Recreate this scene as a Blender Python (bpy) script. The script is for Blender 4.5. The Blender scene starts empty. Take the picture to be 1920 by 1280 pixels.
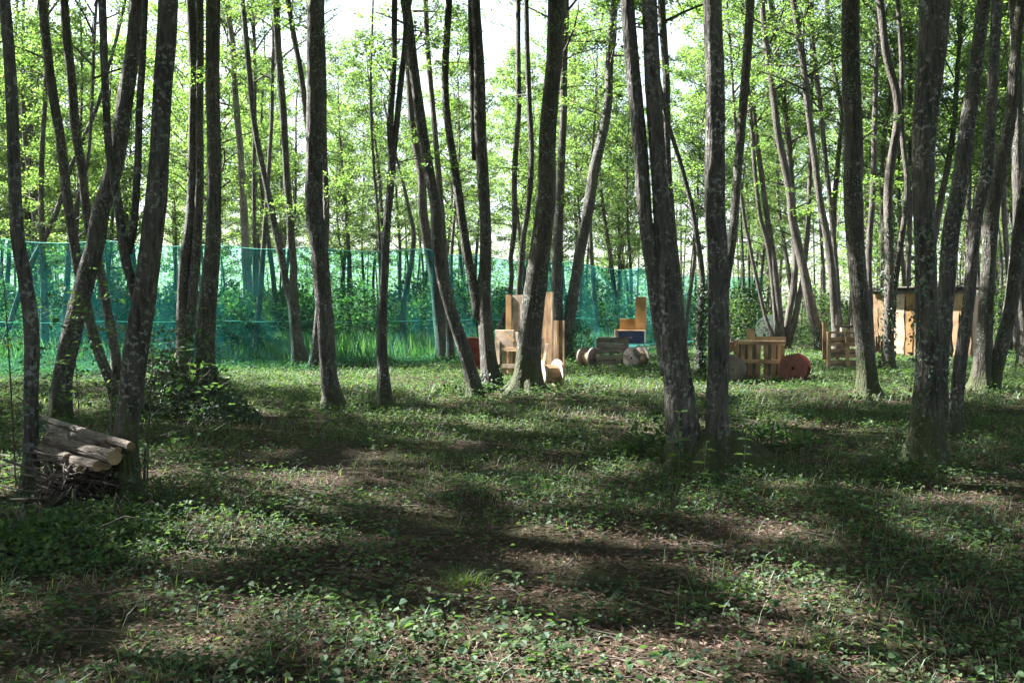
import bpy, math, random
import numpy as np
from mathutils import Vector, Matrix, Quaternion

# ------------------------------------------------------------------ camera, sky, sun, exposure
scene = bpy.context.scene
col = scene.collection
F_PX, CX, CY, HORIZON, CAM_H = 1700.0, 960.0, 640.0, 578.0, 1.6
PITCH = math.atan((CY - HORIZON) / F_PX)
cam_d = bpy.data.cameras.new('camera')
cam = bpy.data.objects.new('camera', cam_d); col.objects.link(cam)
cam.location = (0, 0, CAM_H)
cam.rotation_euler = (math.pi / 2 - PITCH, 0, 0)
cam_d.sensor_width = 36.0; cam_d.lens = 36.0 * F_PX / 1920.0
cam_d.clip_start = 0.1; cam_d.clip_end = 1500
scene.camera = cam

SUN_EL, SUN_AZ = math.radians(43), math.radians(-68)      # azimuth clockwise from +Y
world = bpy.data.worlds.new('World'); scene.world = world; world.use_nodes = True
wn = world.node_tree.nodes; wl = world.node_tree.links
sky = wn.new('ShaderNodeTexSky'); sky.sky_type = 'NISHITA'; sky.sun_disc = False
sky.sun_elevation = SUN_EL; sky.sun_rotation = SUN_AZ % (2 * math.pi)
sky.air_density = 1.0; sky.dust_density = 1.5; sky.ozone_density = 1.0
wn['Background'].inputs['Strength'].default_value = 0.05
hsv = wn.new('ShaderNodeHueSaturation'); hsv.inputs['Saturation'].default_value = 0.6      # thin high haze
wl.new(sky.outputs['Color'], hsv.inputs['Color']); wl.new(hsv.outputs['Color'], wn['Background'].inputs['Color'])

sun_dir = Vector((math.cos(SUN_EL) * math.sin(SUN_AZ), math.cos(SUN_EL) * math.cos(SUN_AZ), math.sin(SUN_EL)))
sd = bpy.data.lights.new('sun', 'SUN'); sd.energy = 5.0; sd.angle = math.radians(0.53); sd.color = (1.0, 0.96, 0.9)
sun = bpy.data.objects.new('sun', sd); col.objects.link(sun)
sun.rotation_euler = sun_dir.to_track_quat('Z', 'Y').to_euler(); sun.location = (-30, 20, 40)

vs = scene.view_settings
vs.view_transform = 'Standard'; vs.look = 'None'; vs.gamma = 1.0; vs.exposure = 3.1
cy = scene.cycles
cy.max_bounces = 7; cy.diffuse_bounces = 3; cy.glossy_bounces = 2; cy.transmission_bounces = 5
cy.transparent_max_bounces = 12; cy.caustics_reflective = False; cy.caustics_refractive = False
cy.use_denoising = True; cy.use_adaptive_sampling = True; cy.adaptive_threshold = 0.02
cy.sample_clamp_indirect = 6.0

rng = np.random.default_rng(7)
rnd = random.Random(11)

# ------------------------------------------------------------------ geometry helpers
def h_ground(x, y):
    x = np.asarray(x, float); y = np.asarray(y, float)
    return (0.025 * np.sin(0.9 * x + 0.4 * y) + 0.02 * np.sin(0.5 * y - 1.3 * x + 1.0) + 0.012 * np.sin(2.3 * x + 1.9 * y)
            + 0.010 * np.sin(4.1 * y - 2.7 * x + 0.5))

_cp, _sp = math.cos(PITCH), math.sin(PITCH)
def ray(px, py):
    u = (px - CX) / F_PX; v = (CY - py) / F_PX
    return np.array([u, _cp + v * _sp, v * _cp - _sp])
def ground_pt(px, py):
    r = ray(px, py); t = -CAM_H / r[2]
    return np.array([r[0] * t, r[1] * t, 0.0])
def at_depth(px, py, Y):
    r = ray(px, py); t = Y / r[1]
    return np.array([r[0] * t, Y, CAM_H + r[2] * t])
def px_scale(Y):
    return Y / F_PX

class MB:
    """collects quads into one mesh"""
    def __init__(s): s.V = []; s.F = []; s.M = []; s.S = []; s.n = 0
    def add(s, V, F, mat=0, smooth=True):
        V = np.asarray(V, float).reshape(-1, 3); F = np.asarray(F, int).reshape(-1, 4)
        s.V.append(V); s.F.append(F + s.n); s.n += len(V)
        s.M.append(np.full(len(F), mat)); s.S.append(np.full(len(F), smooth))
    def mesh(s, name, mats):
        me = bpy.data.meshes.new(name)
        V = np.concatenate(s.V); F = np.concatenate(s.F); M = np.concatenate(s.M); S = np.concatenate(s.S)
        me.vertices.add(len(V)); me.vertices.foreach_set('co', V.ravel().astype(np.float32))
        me.loops.add(F.size); me.loops.foreach_set('vertex_index', F.ravel().astype(np.int32))
        me.polygons.add(len(F)); me.polygons.foreach_set('loop_start', (np.arange(len(F)) * 4).astype(np.int32))
        for m in mats: me.materials.append(m)
        me.polygons.foreach_set('material_index', M.astype(np.int32))
        me.polygons.foreach_set('use_smooth', S.astype(bool))
        me.update(calc_edges=True)
        return me

def obj(name, me, parent=None, loc=None, rot=None, scale=None):
    o = bpy.data.objects.new(name, me); col.objects.link(o)
    if parent is not None: o.parent = parent
    if loc is not None: o.location = tuple(loc)
    if rot is not None: o.rotation_euler = rot
    if scale is not None: o.scale = (scale,) * 3 if np.isscalar(scale) else scale
    return o
def tag(o, label, cat, group=None):
    o['label'] = label; o['category'] = cat
    if group: o['group'] = group
    return o
def thing(name, label, cat, loc=(0, 0, 0), rz=0.0, group=None):
    o = obj(name, None, loc=loc, rot=(0, 0, rz)); o.empty_display_size = 0.2
    return tag(o, label, cat, group)
def kind(o, k, label=None):
    o['kind'] = k
    if label: o['label'] = label
    return o

def resample(P, step):
    """Catmull-Rom through rows of P (x,y,z,r...)"""
    P = np.asarray(P, float)
    Q = np.vstack([2 * P[0] - P[1], P, 2 * P[-1] - P[-2]])
    out = []
    for i in range(1, len(Q) - 2):
        p0, p1, p2, p3 = Q[i - 1], Q[i], Q[i + 1], Q[i + 2]
        n = max(1, int(np.linalg.norm(p2[:3] - p1[:3]) / step))
        t = (np.arange(n) / n)[:, None]
        out.append(0.5 * (2 * p1 + (p2 - p0) * t + (2 * p0 - 5 * p1 + 4 * p2 - p3) * t ** 2 + (3 * p1 - p0 - 3 * p2 + p3) * t ** 3))
    out.append(P[-1:])
    return np.vstack(out)

def tube(P, R, n=8, rfun=None, cap=True):
    """tube along P (k,3) with radii R (k,); rfun(theta, i)->multiplier (k,n)"""
    P = np.asarray(P, float); R = np.asarray(R, float); k = len(P)
    T = np.gradient(P, axis=0); T /= np.linalg.norm(T, axis=1)[:, None] + 1e-9
    up = np.array([1.0, 0, 0]) if abs(T[:, 0]).mean() < 0.8 else np.array([0, 0, 1.0])
    B = np.cross(T, up); B /= np.linalg.norm(B, axis=1)[:, None] + 1e-9
    A = np.cross(B, T)
    th = np.arange(n) / n * 2 * np.pi
    m = np.ones((k, n)) if rfun is None else rfun(th, P)
    V = P[:, None, :] + (R[:, None] * m)[:, :, None] * (np.cos(th)[None, :, None] * A[:, None, :] + np.sin(th)[None, :, None] * B[:, None, :])
    i = np.arange(k - 1)[:, None] * n; j = np.arange(n)[None, :]; j2 = (j + 1) % n
    F = np.stack([i + j, i + j2, i + n + j2, i + n + j], -1).reshape(-1, 4)
    V = V.reshape(-1, 3)
    if cap:
        c0 = len(V); V = np.vstack([V, P[0], P[-1]])
        q = np.arange(0, n, 2)
        F = np.vstack([F, np.stack([np.full(len(q), c0), (q + 2) % n, q + 1, q], -1),
                       np.stack([np.full(len(q), c0 + 1), (k - 1) * n + q, (k - 1) * n + q + 1, (k - 1) * n + (q + 2) % n], -1)])
    return V, F

def norm(a): return a / (np.linalg.norm(a, axis=-1, keepdims=True) + 1e-9)
def leaf_quads(P, D, N, L, W, fold=0.15):
    """one folded quad per leaf: P base, D tip direction, N normal"""
    D = norm(D); S = norm(np.cross(N, D)); N2 = np.cross(D, S)
    L = np.asarray(L).reshape(-1, 1); W = np.asarray(W).reshape(-1, 1)
    mid = P + D * L * 0.45
    V = np.stack([P, mid + S * W * .5 + N2 * W * fold, P + D * L - N2 * L * 0.08, mid - S * W * .5 + N2 * W * fold], 1).reshape(-1, 3)
    return V, np.arange(len(V)).reshape(-1, 4)
def leaf_hex(P, D, N, L, W, fold=0.18, droop=0.12):
    """two quads per leaf, folded at the midrib"""
    D = norm(D); S = norm(np.cross(N, D)); N2 = np.cross(D, S)
    L = np.asarray(L).reshape(-1, 1); W = np.asarray(W).reshape(-1, 1)
    a = P + D * L * .28; b = P + D * L * .68
    tip = P + D * L - N2 * L * droop
    V = np.stack([P, a + S * W * .5 + N2 * W * fold, b + S * W * .38 + N2 * W * fold * .6, tip,
                  b - S * W * .38 + N2 * W * fold * .6, a - S * W * .5 + N2 * W * fold], 1).reshape(-1, 3)
    b0 = np.arange(len(P))[:, None] * 6
    F = np.stack([b0 + np.array([0, 3, 2, 1]), b0 + np.array([0, 5, 4, 3])], 1).reshape(-1, 4)
    return V, F
def rand_dirs(n, zs=1.0):
    a = rng.uniform(0, 2 * np.pi, n); z = rng.uniform(-1, 1, n) * zs
    r = np.sqrt(np.maximum(0, 1 - z * z)); return np.stack([r * np.cos(a), r * np.sin(a), z], 1)

# ------------------------------------------------------------------ materials
def new_mat(name):
    m = bpy.data.materials.new(name); m.use_nodes = True
    nt = m.node_tree; nt.nodes.clear()
    out = nt.nodes.new('ShaderNodeOutputMaterial')
    return m, nt, out
def N(nt, t, **kw):
    n = nt.nodes.new(t)
    for k, v in kw.items(): setattr(n, k, v)
    return n
def setin(n, **kw):
    for k, v in kw.items(): n.inputs[k.replace('_', ' ')].default_value = v
    return n
def ramp(nt, stops, fac=None, interp='LINEAR'):
    r = N(nt, 'ShaderNodeValToRGB'); r.color_ramp.interpolation = interp
    e = r.color_ramp.elements
    while len(e) < len(stops): e.new(0.5)
    for el, (p, c) in zip(e, stops): el.position = p; el.color = (*c, 1) if len(c) == 3 else c
    if fac is not None: nt.links.new(fac, r.inputs['Fac'])
    return r
def mixc(nt, fac, a, b, blend='MIX'):
    m = N(nt, 'ShaderNodeMix', data_type='RGBA', blend_type=blend)
    for sock, v in ((m.inputs[0], fac), (m.inputs[6], a), (m.inputs[7], b)):
        if hasattr(v, 'is_linked'): nt.links.new(v, sock)
        else: sock.default_value = v if np.isscalar(v) else (*v, 1)
    return m.outputs[2]

def leaf_mat(name, cols, trans=0.5, tint=(2.15, 2.4, .95), gloss=0.03, island=True):
    m, nt, out = new_mat(name); L = nt.links
    if island:
        g = N(nt, 'ShaderNodeNewGeometry'); fac = g.outputs['Random Per Island']
    else:
        g = N(nt, 'ShaderNodeObjectInfo'); fac = g.outputs['Random']
    k = len(cols)
    r = ramp(nt, [(i / (k - 1), c) for i, c in enumerate(cols)], fac)
    oi = N(nt, 'ShaderNodeObjectInfo')
    hs = N(nt, 'ShaderNodeHueSaturation'); hs.inputs['Saturation'].default_value = 0.86
    mr = N(nt, 'ShaderNodeMapRange'); L.new(oi.outputs['Random'], mr.inputs[0]); mr.inputs[3].default_value = 0.8; mr.inputs[4].default_value = 1.2
    L.new(mr.outputs[0], hs.inputs['Value']); L.new(r.outputs[0], hs.inputs['Color'])
    d = N(nt, 'ShaderNodeBsdfDiffuse'); L.new(hs.outputs[0], d.inputs['Color'])
    t = N(nt, 'ShaderNodeBsdfTranslucent')
    L.new(mixc(nt, 1.0, hs.outputs[0], tint, 'MULTIPLY'), t.inputs['Color'])
    mx = N(nt, 'ShaderNodeMixShader'); mx.inputs[0].default_value = trans
    L.new(d.outputs[0], mx.inputs[1]); L.new(t.outputs[0], mx.inputs[2])
    gl = N(nt, 'ShaderNodeBsdfGlossy'); gl.inputs['Roughness'].default_value = 0.62; gl.inputs['Color'].default_value = (.9, .95, 1, 1)
    m2 = N(nt, 'ShaderNodeMixShader'); m2.inputs[0].default_value = gloss
    L.new(mx.outputs[0], m2.inputs[1]); L.new(gl.outputs[0], m2.inputs[2])
    L.new(m2.outputs[0], out.inputs['Surface'])
    return m

def bark_mat(name, base, dark, lichen, moss_h=0.55, moss_amt=0.6, lichen_amt=0.8, scale=1.0, bump=1.0):
    m, nt, out = new_mat(name); L = nt.links
    tc = N(nt, 'ShaderNodeTexCoord'); oi = N(nt, 'ShaderNodeObjectInfo')
    off = N(nt, 'ShaderNodeVectorMath', operation='SCALE'); off.inputs[0].default_value = (37, 19, 53); L.new(oi.outputs['Random'], off.inputs['Scale'])
    add = N(nt, 'ShaderNodeVectorMath', operation='ADD'); L.new(tc.outputs['Object'], add.inputs[0]); L.new(off.outputs[0], add.inputs[1])
    mp = N(nt, 'ShaderNodeMapping'); L.new(add.outputs[0], mp.inputs['Vector']); mp.inputs['Scale'].default_value = (26 * scale, 26 * scale, 4.5 * scale)
    n1 = setin(N(nt, 'ShaderNodeTexNoise'), Scale=1.0, Detail=5.0, Roughness=0.65); L.new(mp.outputs[0], n1.inputs['Vector'])
    n1.inputs['Distortion'].default_value = 0.6
    v1 = N(nt, 'ShaderNodeTexVoronoi', feature='DISTANCE_TO_EDGE'); L.new(mp.outputs[0], v1.inputs['Vector']); v1.inputs['Scale'].default_value = 1.1
    n2 = setin(N(nt, 'ShaderNodeTexNoise'), Scale=3.2 * scale, Detail=4.0, Roughness=0.6); L.new(add.outputs[0], n2.inputs['Vector'])
    n3 = setin(N(nt, 'ShaderNodeTexNoise'), Scale=24.0 * scale, Detail=3.0, Roughness=0.55); L.new(add.outputs[0], n3.inputs['Vector'])
    n4 = setin(N(nt, 'ShaderNodeTexNoise'), Scale=1.3, Detail=2.0); L.new(add.outputs[0], n4.inputs['Vector'])
    c = ramp(nt, [(0.36, dark), (0.5, base), (0.66, tuple(min(1, 1.5 * x) for x in base))], n1.outputs[0]).outputs[0]
    # broad tone changes along the stem
    tone = ramp(nt, [(0.35, (.65, .62, .6)), (0.65, (1.15, 1.1, 1.05))], n4.outputs[0]).outputs[0]
    c = mixc(nt, 1.0, c, tone, 'MULTIPLY')
    # lichen: pale spots inside broad zones
    lm = N(nt, 'ShaderNodeMath', operation='MULTIPLY'); 
    L.new(ramp(nt, [(0.55, (0, 0, 0)), (0.59, (1, 1, 1))], n3.outputs[0]).outputs[0], lm.inputs[0])
    L.new(ramp(nt, [(0.42, (0, 0, 0)), (0.58, (1, 1, 1))], n2.outputs[0]).outputs[0], lm.inputs[1])
    lf = N(nt, 'ShaderNodeMath', operation='MULTIPLY'); L.new(lm.outputs[0], lf.inputs[0]); lf.inputs[1].default_value = lichen_amt
    c = mixc(nt, lf.outputs[0], c, lichen)
    # moss near the foot
    sx = N(nt, 'ShaderNodeSeparateXYZ'); L.new(tc.outputs['Object'], sx.inputs[0])
    mz = N(nt, 'ShaderNodeMapRange'); L.new(sx.outputs['Z'], mz.inputs[0]); mz.inputs[1].default_value = moss_h; mz.inputs[2].default_value = 0.0
    nm = N(nt, 'ShaderNodeMath', operation='MULTIPLY_ADD'); L.new(n2.outputs[0], nm.inputs[0]); nm.inputs[1].default_value = 2.2; nm.inputs[2].default_value = -.6
    mm = N(nt, 'ShaderNodeMath', operation='ADD'); L.new(mz.outputs[0], mm.inputs[0]); L.new(nm.outputs[0], mm.inputs[1])
    mf = ramp(nt, [(0.85, (0, 0, 0)), (1.3, (moss_amt,) * 3)], mm.outputs[0])
    c = mixc(nt, mf.outputs[0], c, (0.035, 0.046, 0.010))
    p = N(nt, 'ShaderNodeBsdfPrincipled'); L.new(c, p.inputs['Base Color']); p.inputs['Roughness'].default_value = 0.75
    p.inputs['Specular IOR Level'].default_value = 0.35
    hh = N(nt, 'ShaderNodeMath', operation='MULTIPLY_ADD'); L.new(v1.outputs['Distance'], hh.inputs[0]); hh.inputs[1].default_value = 0.7; L.new(n1.outputs[0], hh.inputs[2])
    b = N(nt, 'ShaderNodeBump'); b.inputs['Strength'].default_value = bump; b.inputs['Distance'].default_value = 0.05
    L.new(hh.outputs[0], b.inputs['Height']); L.new(b.outputs[0], p.inputs['Normal'])
    L.new(p.outputs[0], out.inputs['Surface'])
    return m

def wood_mat(name, a, b, rough=0.7, grain=(3, 3, 40), knots=True):
    """grain runs along local X"""
    m, nt, out = new_mat(name); L = nt.links
    tc = N(nt, 'ShaderNodeTexCoord'); oi = N(nt, 'ShaderNodeObjectInfo')
    off = N(nt, 'ShaderNodeVectorMath', operation='SCALE'); off.inputs[0].default_value = (31, 47, 23); L.new(oi.outputs['Random'], off.inputs['Scale'])
    add = N(nt, 'ShaderNodeVectorMath', operation='ADD'); L.new(tc.outputs['Object'], add.inputs[0]); L.new(off.outputs[0], add.inputs[1])
    mp = N(nt, 'ShaderNodeMapping'); L.new(add.outputs[0], mp.inputs['Vector']); mp.inputs['Scale'].default_value = (2.0, 30, 30)
    n1 = setin(N(nt, 'ShaderNodeTexNoise'), Scale=1.0, Detail=5.0, Roughness=0.6, Distortion=0.8); L.new(mp.outputs[0], n1.inputs['Vector'])
    n2 = setin(N(nt, 'ShaderNodeTexNoise'), Scale=3.0, Detail=3.0); L.new(add.outputs[0], n2.inputs['Vector'])
    c = ramp(nt, [(0.3, b), (0.65, a)], n1.outputs[0]).outputs[0]
    st = ramp(nt, [(0.35, (.36, .35, .34)), (0.6, (1.08, 1.08, 1.08))], n2.outputs[0]).outputs[0]
    c = mixc(nt, 0.75, c, st, 'MULTIPLY')
    hs = N(nt, 'ShaderNodeHueSaturation'); L.new(c, hs.inputs['Color'])
    mr = N(nt, 'ShaderNodeMapRange'); L.new(oi.outputs['Random'], mr.inputs[0]); mr.inputs[3].default_value = 0.72; mr.inputs[4].default_value = 1.18
    L.new(mr.outputs[0], hs.inputs['Value'])
    p = N(nt, 'ShaderNodeBsdfPrincipled'); L.new(hs.outputs[0], p.inputs['Base Color']); p.inputs['Roughness'].default_value = rough
    p.inputs['Specular IOR Level'].default_value = 0.3
    bp = N(nt, 'ShaderNodeBump'); bp.inputs['Strength'].default_value = 0.35; bp.inputs['Distance'].default_value = 0.006
    L.new(n1.outputs[0], bp.inputs['Height']); L.new(bp.outputs[0], p.inputs['Normal'])
    L.new(p.outputs[0], out.inputs['Surface'])
    return m

def ground_mat():
    m, nt, out = new_mat('forest_soil'); L = nt.links
    tc = N(nt, 'ShaderNodeTexCoord')
    n1 = setin(N(nt, 'ShaderNodeTexNoise'), Scale=26.0, Detail=7.0, Roughness=0.75); L.new(tc.outputs['Object'], n1.inputs['Vector'])
    n2 = setin(N(nt, 'ShaderNodeTexNoise'), Scale=0.55, Detail=5.0, Roughness=0.6); L.new(tc.outputs['Object'], n2.inputs['Vector'])
    n3 = setin(N(nt, 'ShaderNodeTexNoise'), Scale=90.0, Detail=3.0, Roughness=0.7); L.new(tc.outputs['Object'], n3.inputs['Vector'])
    soil = ramp(nt, [(0.35, (.010, .0075, .005)), (0.5, (.034, .025, .018)), (0.68, (.085, .064, .048))], n1.outputs[0]).outputs[0]
    moss = ramp(nt, [(0.3, (.010, .02, .006)), (0.7, (.035, .055, .016))], n3.outputs[0]).outputs[0]
    c = mixc(nt, ramp(nt, [(0.42, (0, 0, 0)), (0.62, (.75, .75, .75))], n2.outputs[0]).outputs[0], soil, moss)
    p = N(nt, 'ShaderNodeBsdfPrincipled'); L.new(c, p.inputs['Base Color']); p.inputs['Roughness'].default_value = 0.95
    p.inputs['Specular IOR Level'].default_value = 0.1
    b = N(nt, 'ShaderNodeBump'); b.inputs['Strength'].default_value = 1.0; b.inputs['Distance'].default_value = 0.03
    L.new(n1.outputs[0], b.inputs['Height']); L.new(b.outputs[0], p.inputs['Normal'])
    L.new(p.outputs[0], out.inputs['Surface'])
    return m

def net_mat():
    m, nt, out = new_mat('green_netting'); L = nt.links
    tc = N(nt, 'ShaderNodeTexCoord')
    n = setin(N(nt, 'ShaderNodeTexNoise'), Scale=1.2, Detail=4.0, Roughness=0.6); L.new(tc.outputs['Object'], n.inputs['Vector'])
    mp = N(nt, 'ShaderNodeMapping'); L.new(tc.outputs['Object'], mp.inputs['Vector']); mp.inputs['Scale'].default_value = (.8, .8, .6)
    n2 = setin(N(nt, 'ShaderNodeTexNoise'), Scale=1.0, Detail=5.0, Distortion=1.2); L.new(mp.outputs[0], n2.inputs['Vector'])
    c = ramp(nt, [(0.3, (.005, .065, .06)), (0.7, (.018, .17, .185))], n.outputs[0]).outputs[0]
    d = N(nt, 'ShaderNodeBsdfDiffuse'); L.new(c, d.inputs['Color'])
    t = N(nt, 'ShaderNodeBsdfTranslucent'); L.new(c, t.inputs['Color'])
    mx = N(nt, 'ShaderNodeMixShader'); mx.inputs[0].default_value = 0.35; L.new(d.outputs[0], mx.inputs[1]); L.new(t.outputs[0], mx.inputs[2])
    tr = N(nt, 'ShaderNodeBsdfTransparent'); tr.inputs['Color'].default_value = (.48, .86, .82, 1)
    m2 = N(nt, 'ShaderNodeMixShader')
    L.new(ramp(nt, [(0.3, (.14,) * 3), (0.75, (.3,) * 3)], n2.outputs[0]).outputs[0], m2.inputs[0])
    L.new(tr.outputs[0], m2.inputs[1]); L.new(mx.outputs[0], m2.inputs[2])
    L.new(m2.outputs[0], out.inputs['Surface'])
    return m

def plain_mat(name, c, rough=0.6, var=0.35, scale=8.0):
    m, nt, out = new_mat(name); L = nt.links
    tc = N(nt, 'ShaderNodeTexCoord')
    n = setin(N(nt, 'ShaderNodeTexNoise'), Scale=scale, Detail=5.0, Roughness=0.65); L.new(tc.outputs['Object'], n.inputs['Vector'])
    r = ramp(nt, [(0.3, tuple(x * (1 - var) for x in c)), (0.7, tuple(min(1, x * (1 + var * .5)) for x in c))], n.outputs[0])
    p = N(nt, 'ShaderNodeBsdfPrincipled'); L.new(r.outputs[0], p.inputs['Base Color']); p.inputs['Roughness'].default_value = rough
    b = N(nt, 'ShaderNodeBump'); b.inputs['Strength'].default_value = 0.2; b.inputs['Distance'].default_value = 0.01
    L.new(n.outputs[0], b.inputs['Height']); L.new(b.outputs[0], p.inputs['Normal'])
    L.new(p.outputs[0], out.inputs['Surface'])
    return m

M = {}
M['bark'] = bark_mat('alder_bark', (.062, .06, .054), (.016, .015, .013), (.23, .25, .22))
M['bark_far'] = bark_mat('alder_bark_far', (.068, .061, .054), (.02, .018, .015), (.27, .27, .24), bump=0.6, lichen_amt=.4)
M['bark_mossy'] = bark_mat('mossy_alder_bark', (.052, .05, .041), (.014, .0135, .011), (.2, .225, .18), moss_h=0.95, moss_amt=.8)
M['bark_pale'] = bark_mat('pale_bark', (.19, .17, .15), (.07, .06, .05), (.34, .34, .3), moss_amt=.3)
M['log_bark'] = bark_mat('log_bark', (.085, .068, .052), (.035, .027, .02), (.34, .33, .28), moss_h=-5, moss_amt=0.0, lichen_amt=.25)
M['leaf'] = leaf_mat('canopy_leaf', [(.04, .078, .026), (.058, .11, .034), (.08, .14, .045), (.11, .17, .058)], trans=.6)
M['leaf_low'] = leaf_mat('undergrowth_leaf', [(.014, .042, .016), (.024, .062, .022), (.042, .085, .026), (.07, .11, .034)], trans=.4, gloss=.015)
M['ivy'] = leaf_mat('ivy_leaf', [(.014, .04, .012), (.022, .06, .016), (.035, .08, .022)], trans=.2, gloss=.05)
M['bramble'] = leaf_mat('bramble_leaf', [(.016, .045, .013), (.03, .07, .02), (.05, .1, .025)], trans=.3, gloss=.07)
M['grass'] = leaf_mat('grass_blade', [(.025, .06, .017), (.045, .09, .025), (.07, .11, .036), (.105, .12, .055)], trans=.45, gloss=.06)
M['tuft'] = leaf_mat('tuft_blade', [(.025, .06, .012), (.04, .085, .016), (.09, .1, .04)], trans=.45, gloss=.02)
M['litter'] = leaf_mat('dead_leaf', [(.05, .03, .02), (.1, .065, .042), (.095, .068, .054), (.16, .12, .098)], trans=.1, tint=(1.2, 1, .8), gloss=.0)
M['twig'] = plain_mat('twig_wood', (.06, .046, .036), .8)
M['soil'] = ground_mat()
M['net'] = net_mat()
M['rope'] = plain_mat('net_rope', (.10, .45, .36), .6)
M['skirt'] = plain_mat('net_skirt', (.015, .11, .1), .6)
M['pine'] = wood_mat('pine_board', (.44, .3, .18), (.28, .18, .1))
M['fresh'] = wood_mat('fresh_sawn_board', (.62, .49, .38), (.45, .33, .24))
M['orange'] = wood_mat('orange_board', (.52, .32, .14), (.38, .21, .08))
M['greywood'] = wood_mat('weathered_board', (.21, .19, .17), (.1, .09, .08))
M['palewood'] = wood_mat('pale_weathered_board', (.34, .29, .25), (.2, .165, .14))
M['redwood'] = wood_mat('red_painted_board', (.2, .04, .028), (.12, .025, .02))
M['redpaint'] = plain_mat('worn_red_paint', (.15, .048, .038), .7, .5, 6)
M['blue'] = plain_mat('blue_plastic', (.02, .04, .14), .45)
M['whitepaint'] = plain_mat('white_paint', (.72, .72, .75), .6, .1)
M['roof'] = plain_mat('black_roofing_felt', (.02, .02, .02), .8)
M['endgrain'] = wood_mat('cut_log_end', (.24, .17, .09), (.15, .1, .05))
M['hole'] = plain_mat('dark_bore', (.012, .01, .009), .9)
M['rust'] = plain_mat('rusty_bolt', (.1, .05, .03), .6)

# ------------------------------------------------------------------ ground
def build_ground():
    fine = np.arange(-24, 24.01, 0.3)
    far = np.array([-420, -250, -150, -90, -60, -42, -32, -27])
    xs = np.concatenate([far, fine, -far[::-1]])
    ys = np.concatenate([[-80, -40, -20, -10, -5], np.arange(-2, 46, 0.3), [48, 52, 58, 66, 80, 110, 160, 250, 420, 700]])
    X, Y = np.meshgrid(xs, ys); Z = h_ground(X, Y)
    V = np.stack([X, Y, Z], -1).reshape(-1, 3); nx = len(xs)
    i = (np.arange(len(ys) - 1)[:, None] * nx + np.arange(nx - 1)[None, :]).ravel()
    b = MB(); b.add(V, np.stack([i, i + 1, i + nx + 1, i + nx], 1))
    o = obj('ground', b.mesh('ground', [M['soil']]))
    kind(o, 'structure', 'brown forest soil with patches of moss under the trees')
build_ground()

# ------------------------------------------------------------------ crowns and leafy sprays (shared meshes)
def add_branch(b, P0, d, L, r0, sub, lsz, nleaf, droop=0.25, flat=0.55, twig_n=3, sublen=0.45, spread=.05, clump=None):
    """one branch with side twigs and leaves"""
    k = 5; t = np.linspace(0, 1, k)[:, None]
    side = norm(np.cross(d, [0, 0, 1.0]) + 1e-6)
    bend = rng.normal(0, .12) * L
    P = P0 + d * L * t + side * bend * np.sin(t * 2.5) - np.array([0, 0, 1.0]) * droop * L * t ** 2
    V, F = tube(P, np.linspace(r0, r0 * .2, k), 4, cap=False); b.add(V, F, 1)
    LP = []; LD = []
    for s in range(sub):
        u = rng.uniform(.18, 1.0); i = min(k - 2, int(u * (k - 1))); f = u * (k - 1) - i
        p = P[i] * (1 - f) + P[i + 1] * f
        sg = 1 if s % 2 else -1
        dd = norm(d * rng.uniform(.3, .9) + side * sg * rng.uniform(.5, 1.0) + np.array([0, 0, rng.uniform(-.25, .35)]))
        sl = sublen * rng.uniform(.6, 1.4) * (1.15 - .5 * u)
        tt = np.linspace(0, 1, 3)[:, None]
        Q = p + dd * sl * tt - np.array([0, 0, 1.0]) * .12 * sl * tt ** 2
        V, F = tube(Q, np.array([r0 * .35, r0 * .22, r0 * .1]), 3, cap=False) if False else (None, None)
        a = Q[0]; e = Q[-1]; w = np.cross(dd, [0, 0, 1.0]); w = w / (np.linalg.norm(w) + 1e-6) * max(.0015, r0 * .22)
        b.add(np.stack([a - w, a + w, e + w * .4, e - w * .4]), [[0, 1, 2, 3]], 1)
        n = max(2, int(nleaf / sub * rng.uniform(.6, 1.4)))
        ta = rng.uniform(.1, 1.05, n)[:, None]
        pos = p + dd * sl * ta - np.array([0, 0, 1.0]) * .12 * sl * ta ** 2 + rng.normal(0, spread, (n, 3)) * [1, 1, .8]
        LP.append(pos); LD.append(norm(dd[None] * .6 + rand_dirs(n, .6)))
    LP = np.vstack(LP); LD = np.vstack(LD)
    if clump is not None:                                            # leaf clumps with open holes between them
        w, ph = clump; q = LP * (6.283 / w)
        k = np.sin(q[:, 0] + ph + .6 * np.sin(q[:, 2])) + np.sin(q[:, 1] + 2 * ph) + .7 * np.sin(.8 * q[:, 2] + q[:, 0] * .5 + ph) + rng.normal(0, .25, len(LP)) > .12
        LP = LP[k]; LD = LD[k]
    n = len(LP)
    Nn = norm(rand_dirs(n) * flat + np.array([0, 0, 1.0]))
    sz = lsz * rng.uniform(.65, 1.25, n)
    V, F = leaf_quads(LP, LD, Nn, sz, sz * .78); b.add(V, F, 0, False)

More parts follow.
